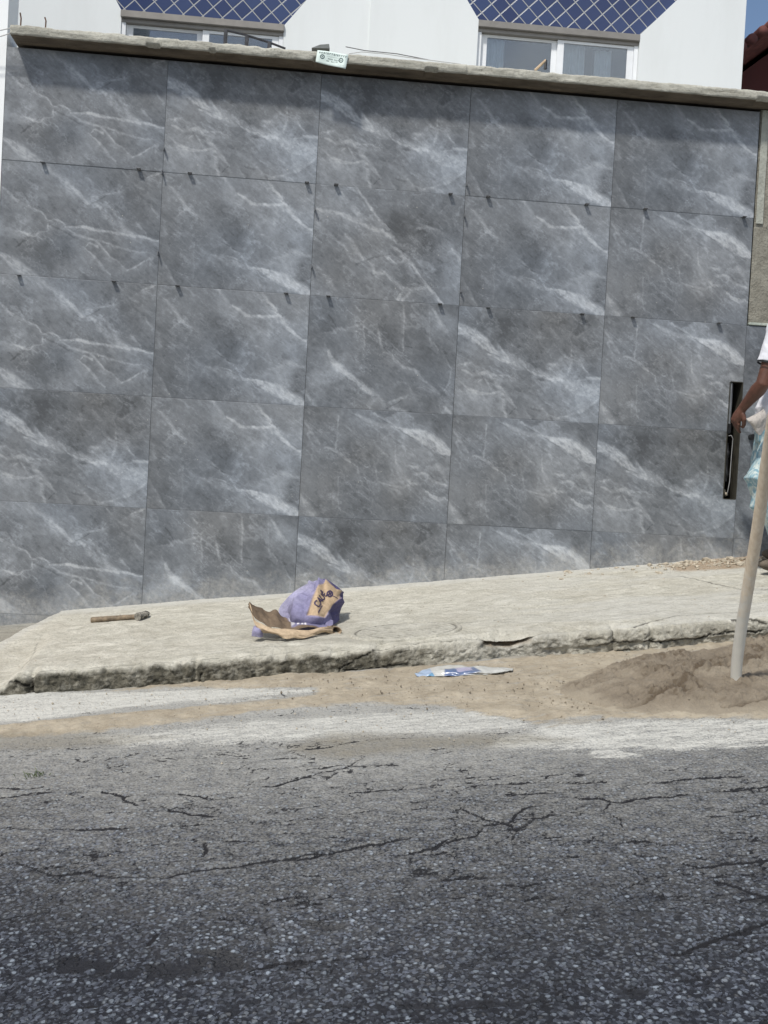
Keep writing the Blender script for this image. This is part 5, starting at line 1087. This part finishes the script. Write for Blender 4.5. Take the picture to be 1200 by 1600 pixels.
rub = BM(); rn = random.Random(9)
for k in range(240):
    px = rn.uniform(1030, 1215) if k % 4 else rn.uniform(850, 1215); py = 889-(px-900)*.070+rn.uniform(-1, 5)+abs(rn.gauss(0, 5))
    x, y = wp(px, max(py, 880-(px-1050)*.08+1)); y = min(y, -.012); s = abs(rn.gauss(0, .006))+.003; rub.ball((x, y, walk_z(x, y)+s*.3), (s*rn.uniform(.8, 1.5), s, s*rn.uniform(.5, .9)), 1, .28, k)
for px, py, s in ((1104, 871, .022), (1062, 880, .012), (1130, 872, .014), (1160, 869, .014), (1085, 877, .010), (1195, 868, .02), (1148, 876, .010)):
    x, y = wp(px, py+6); y = min(y, -.02); rub.ball((x, y, walk_z(x, y)+s*.4), (s*1.5, s, s*.8), 1, .3, px)
rub.build('rubble', M_STONE, label='crumbs of stone and mortar swept against the foot of the tiled wall', cat='rubble', kind='stuff')
PB = [(877, 906, .009), (941, 898, .006), (1015, 882, .007), (755, 906, .004), (817, 909, .004), (945, 932, .005), (1085, 938, .004), (1037, 905, .005)]
PLAB = ['largest dark pebble on the pavement, near the wall right of centre', 'small pebble just right of the largest one, below the foot of the wall', 'pebble touching the left tip of the wall rubble', 'tiny pebble close to the wall right of the cement bag, leftmost of the pebbles', 'tiny pebble left of the largest one', 'tiny pebble in the middle of the pavement above the stacked kerb blocks', 'tiny pebble on the pavement left of the pole, nearest the kerb', 'small pebble just under the wall rubble']
labs = ['largest dark pebble on the pavement, near the wall right of centre', 'small pebble on the pavement between the largest one and the wall rubble']
for i, (px, py, s) in enumerate(PB):
    x, y = wp(px, py); BM().ball((x, y, walk_z(x, y)+s*.5), (s*1.4, s, s*.8), 2, .2, i).build('pebble', M_STONE, label=PLAB[i], cat='pebble', group='pebbles on the pavement')
# grit and chips over road and gutter
V, Q = [], []; rn = np.random.default_rng(5); oct_ = np.array([(1,0,0),(0,1,0),(-1,0,0),(0,-1,0),(0,0,1),(0,0,-1)], float); tri = [(0,1,4),(1,2,4),(2,3,4),(3,0,4),(1,0,5),(2,1,5),(3,2,5),(0,3,5)]
for k in range(1500):
    x = rn.uniform(-2.2, 2.6); y = KY-.03-abs(rn.normal(0, .45)); s = abs(rn.normal(0, .0012))+.0011
    r_ = oct_*s*rn.uniform(.6, 1.4, 3)*(1+.2*rn.normal(size=(6, 1))); z = road_z(x, y)+.006; n0 = len(V); V += list(r_+np.array([x, y, z])); Q += [(a+n0, b_+n0, c+n0) for a, b_, c in tri]
link_mesh('road_grit', np_mesh('road_grit', V, Q, smooth=False), M_STONE, label='loose grit scattered along the gutter and the edge of the road', cat='grit', kind='stuff')
V, Q = [], []; rn = np.random.default_rng(15)
for k in range(420):
    x = rn.uniform(-1.7, 2.5); y = rn.uniform(KY+.03, -.02); s = abs(rn.normal(0, .0013))+.001
    r_ = oct_*s*rn.uniform(.6, 1.4, 3)*(1+.2*rn.normal(size=(6, 1))); z = walk_z(x, y)+.002; n0 = len(V); V += list(r_+np.array([x, y, z])); Q += [(a+n0, b_+n0, c+n0) for a, b_, c in tri]
link_mesh('pavement_grit', np_mesh('pavement_grit', V, Q, smooth=False), M_STONE, label='fine grit scattered over the pale pavement', cat='grit', kind='stuff')
V, Q = [], []
for k in range(1100):
    if k % 3: px, py = rn.normal(1020, 110), rn.normal(1080, 28)
    else: px, py = rn.uniform(420, 1000), 1045+rn.uniform(0, 1)*60+(900-rn.uniform(420, 1000))*.03
    if py < 1050-(px-600)*.072 or py > 1132: continue
    x, y = rp(px, py); s = min(abs(rn.normal(0, .0017)), .004)+.0010; n0 = len(V); z = road_z(x, y)+.008+(.03 if px > 950 and py < 1110 else 0)*rn.random()
    V += list(oct_*s*rn.uniform(.6, 1.4, 3)*(1+.25*rn.normal(size=(6, 1)))+np.array([x, y, z])); Q += [(a+n0, b_+n0, c+n0) for a, b_, c in tri]
link_mesh('mortar_crumbs', np_mesh('mortar_crumbs', V, Q, smooth=False, attrs={'mask': np.tile([[.0, .25, 0]], (len(V), 1))}), M_MORTAR, label='small crumbs of brown mortar strewn over the sand beside the heap', cat='mortar crumbs', kind='stuff')
# weed
M_LEAF = simple('weed_green', (.10, .125, .06, 1), .7, 0, .4, 40, 0); b = BM(); rn = random.Random(2)
for k in range(22):
    x, y = rp(rn.gauss(56, 9), rn.gauss(1213, 3)); z = road_z(x, y); a = rn.uniform(0, 6.28); l_ = rn.uniform(.008, .022)
    b.tube([(x, y, z), (x+l_*.4*math.cos(a), y+l_*.4*math.sin(a), z+l_*.6), (x+l_*math.cos(a), y+l_*math.sin(a), z+l_*.7)], [.0016, .0014, .0003], 4)
b.build('weed', M_LEAF, label='tiny green weed growing from a crack in the road at the left', cat='weed')

# ------------------------------------------------------------------ the worker at the right edge
def remesh(name, b, vox, mat, parent, sm=4, disp=None, **k):
    me = b.mesh(name); o = bpy.data.objects.new('tmp', me); COL.objects.link(o)
    r_ = o.modifiers.new('r', 'REMESH'); r_.mode = 'VOXEL'; r_.voxel_size = vox; r_.use_smooth_shade = True
    s_ = o.modifiers.new('s', 'SMOOTH'); s_.iterations = sm; s_.factor = .5
    bpy.context.view_layer.update(); m2 = bpy.data.meshes.new_from_object(o.evaluated_get(bpy.context.evaluated_depsgraph_get())); bpy.data.objects.remove(o)
    if disp:
        n = len(m2.vertices); co = np.zeros(n*3); no = np.zeros(n*3); m2.vertices.foreach_get('co', co); m2.vertices.foreach_get('normal', no); co = co.reshape(-1, 3); no = no.reshape(-1, 3)
        co += no*disp(co)[:, None]; m2.vertices.foreach_set('co', co.ravel()); m2.update()
    m2.materials.clear(); m2.name = name
    return link_mesh(name, m2, mat, parent, smooth=True, **k)
def person():
    YB = -.36; g = lambda x, y: walk_z(x, y)
    shL = hp(1219, 516, -.535); elL = hp(1192, 600, -.52); wrL = hp(1160, 638, -.37)
    hd = hp(1151, 653, -.335)
    hipc = Vector((2.20, YB, .33)); chest = Vector((2.235, YB, .66)); neck = Vector((2.32, YB, .88)); head = Vector((2.335, YB, 1.03))
    shR = Vector((2.36, YB+.17, shL.z)); elR = Vector((2.48, YB+.20, .52)); wrR = Vector((2.40, YB+.19, .30))
    kL = Vector((2.085, -.47, -.04)); aL = Vector((2.25, -.48, 0)); aL.z = g(aL.x, aL.y)+.075
    kR = Vector((2.22, -.24, -.04)); aR = Vector((2.38, -.22, 0)); aR.z = g(aR.x, aR.y)+.075
    hL = hipc+Vector((0, -.085, -.03)); hR = hipc+Vector((0, .085, -.03))
    fx = Vector((2.27, YB, g(2.27, YB)))
    P_ = empty('person', tuple(fx), label='worker in a white short-sleeved shirt and pale teal trousers, reaching to the wall slot', cat='person')
    b = BM(); t = lambda p, r, n=14: b.tube([tuple(q) for q in p], r, n)
    t([hipc+Vector((0, 0, -.06)), hipc, hipc.lerp(chest, .45), chest, chest.lerp(neck, .6), neck], [.10, .125, .115, .13, .10, .052], 18)
    t([shL, chest+Vector((0, -.05, .12)), chest+Vector((0, .05, .12)), shR], [.050, .08, .08, .050])
    t([neck+Vector((0, 0, -.04)), head+Vector((.015, 0, -.03))], [.054, .05])
    b.ball(head+Vector((.008, 0, .018)), (.092, .074, .098), 3); b.ball(head+Vector((-.035, 0, -.05)), (.055, .052, .058), 3)      # skull, jaw
    b.ball(head+Vector((-.098, 0, -.015)), (.017, .013, .022), 2); b.ball(head+Vector((-.088, 0, -.055)), (.013, .025, .012), 2)
    for s in (-1, 1): b.ball(head+Vector((.01, s*.076, -.01)), (.018, .010, .030), 2); b.ball(head+Vector((-.08, s*.03, .022)), (.016, .02, .010), 2)
    for (s, e, w_) in ((shL, elL, wrL), (shR, elR, wrR)):
        t([s, s.lerp(e, .3), s.lerp(e, .7), e, e.lerp(w_, .25), e.lerp(w_, .6), w_], [.052, .048, .041, .038, .041, .032, .0245], 14)
    for (h, k, a) in ((hL, kL, aL), (hR, kR, aR)):
        t([h, h.lerp(k, .5), k, k.lerp(a, .3), k.lerp(a, .7), a], [.085, .072, .055, .055, .042, .036])
        b.ball(a+Vector((-.05, 0, -.04)), (.12, .045, .036), 3)
    def hand(w_, dirn, out, curl):
        d = (dirn).normalized(); ks = .86; o_ = out.normalized(); sd2 = d.cross(o_).normalized(); pal = w_+d*.045
        t([w_-d*.01, w_+d*.02, w_+d*.05, w_+d*.082], [.023, .027, .030, .026], 12)
        for k in range(-1, 2): b.tube([tuple(w_+d*.02+sd2*k*.012), tuple(w_+d*.08+sd2*k*.018)], [.016, .014], 10)
        for i, (off, ln_) in enumerate(((-.030, .070), (-.010, .080), (.010, .076), (.029, .060))):
            k0 = w_+d*.080+sd2*off; c = curl+.12*i; dd = d; p = [k0]
            for q in range(3):
                ang = c*(q+1)*.75; v_ = (d*math.cos(ang)-o_*math.sin(ang)); p.append(p[-1]+v_*ln_*(.42, .32, .26)[q])
            b.tube([tuple(x) for x in p], [.0098, .0092, .0086, .0074], 10)
        th_ = w_+d*.022-sd2*.022; b.tube([tuple(th_), tuple(th_-sd2*.024+d*.022-o_*.006), tuple(th_-sd2*.028+d*.05-o_*.020), tuple(th_-sd2*.018+d*.068-o_*.032)], [.014, .0125, .0110, .0085], 10)
    dL = (hd-wrL); hand(wrL, Vector((dL.x*1.0, .03, dL.z)).normalized(), Vector((-.8, -.45, .15)), .62)
    hand(wrR, Vector((-.35, 0, -.9)), Vector((.2, 1, 0)), .5)
    remesh('body', b, .0042, M_SKIN, P_, 3)
    # hair
    b = BM(); b.ball(head+Vector((.016, 0, .034)), (.096, .080, .092), 3); 
    for v_ in b.bm.verts:
        if v_.co.z < head.z+.01-(v_.co.x-head.x)*.5: v_.co.z = head.z+.01-(v_.co.x-head.x)*.5
    b.build('hair', M_HAIR, P_, smooth=True)
    for s in (-1, 1): BM().ball(head+Vector((-.086, s*.030, .006)), (.010, .014, .009), 2).build('eye', simple('eye_white', (.6, .58, .55, 1), .3, 0, .02, 5, 0), P_, smooth=True)
    # shirt
    b = BM(); b.tube([tuple(q) for q in (hipc+Vector((-.005, 0, -.035)), hipc+Vector((-.01, 0, .08)), hipc.lerp(chest, .55), chest, chest.lerp(neck, .55), neck+Vector((0, 0, -.03)))], [.150, .148, .138, .148, .118, .070], 22)
    b.tube([tuple(q) for q in (shL+Vector((0, .01, .0)), chest+Vector((0, -.05, .12)), chest+Vector((0, .05, .12)), shR)], [.066, .095, .095, .066], 16)
    for (s, e) in ((shL, elL), (shR, elR)): b.tube([tuple(q) for q in (s+Vector((0, 0, .02)), s.lerp(e, .25), s.lerp(e, .62))], [.064, .066, .064], 16)
    for s in (shL, shR): b.ball(s, (.073, .073, .073), 3)
    def fold(co): return .006*np.abs(fbm(co[:, 0]*9+co[:, 2]*14, co[:, 1]*12-co[:, 2]*7, 5, 3))-.002
    remesh('shirt', b, .006, M_TEE, P_, 3, fold)
    b = BM(); e0_, e1_ = shL.lerp(elL, .615), shL.lerp(elL, .65); b.tube([tuple(e0_), tuple(e1_)], [.0655, .064], 20, cap=False); b.build('sleeve_trim', M_BLACK, P_, smooth=True)
    # trousers, baggy and tie-dyed
    b = BM(); b.tube([tuple(q) for q in (hipc+Vector((0, 0, .06)), hipc+Vector((-.005, 0, 0)), hipc+Vector((-.01, 0, -.10)))], [.135, .158, .135], 20)
    for (h, k, a) in ((hL, kL, aL), (hR, kR, aR)): b.tube([tuple(q) for q in (h, h.lerp(k, .45)+Vector((-.02, 0, 0)), k+Vector((-.028, 0, .05)), k+Vector((-.01, 0, -.04)), k.lerp(a, .35), k.lerp(a, .8))], [.112, .112, .110, .098, .082, .075], 18)
    def fold2(co): return .009*np.abs(fbm(co[:, 0]*7+co[:, 2]*9, co[:, 1]*9-co[:, 2]*6, 15, 4))-.004
    mt = NT('teal_tie_dye'); p = mt.obj(); n_ = mt.noise(mt.mapping(p, scale=(1, 1, .6)), 15, 5, .65, 1.8); c_ = mt.mix(mt.rng(n_, .42, .58, 0, 1), (.17, .30, .36, 1), (.50, .56, .53, 1)); c_ = mt.mix(mt.rng(mt.noise(p, 5, 3), .58, .7, 0, .6), c_, (.62, .60, .52, 1))
    mt.col(c_); mt.rough(.9); mt.bump(mt.noise(p, 40, 4), .3, .006)
    remesh('trousers', b, .007, mt.m, P_, 3, fold2)
    for a in (aL, aR):
        b = BM(); b.ball(a+Vector((-.06, 0, -.038)), (.135, .052, .040), 3); b.tube([tuple(a+Vector((0, 0, -.03))), tuple(a+Vector((.005, 0, .05)))], [.052, .048], 14)
        for v_ in b.bm.verts: v_.co.z = max(v_.co.z, g(v_.co.x, v_.co.y)+.003)
        b.build('boot', M_SHOE, P_, smooth=True)
person()
# rag tucked in the waistband
C = [[(1192,640,-.52),(1184,646,-.54),(1172,652,-.55),(1166,654,-.55)], [(1196,648,-.53),(1188,655,-.56),(1178,659,-.57),(1168,657,-.56)], [(1198,656,-.53),(1190,666,-.55),(1182,669,-.56),(1174,662,-.55)], [(1200,664,-.53),(1193,672,-.54),(1187,680,-.55),(1180,672,-.55)]]
P5, G5 = sheet_pts(C, 40, 40); P5 = P5+normals(P5)*(crumple(40, 40, .010, 71, 3))[..., None]
thick(P5, .003, 'work_rag', np.ones((40, 40, 3))*np.array([.38, .35, .32]), M_BAG, None, label='pale folded rag hanging from the waist of the worker', cat='rag')
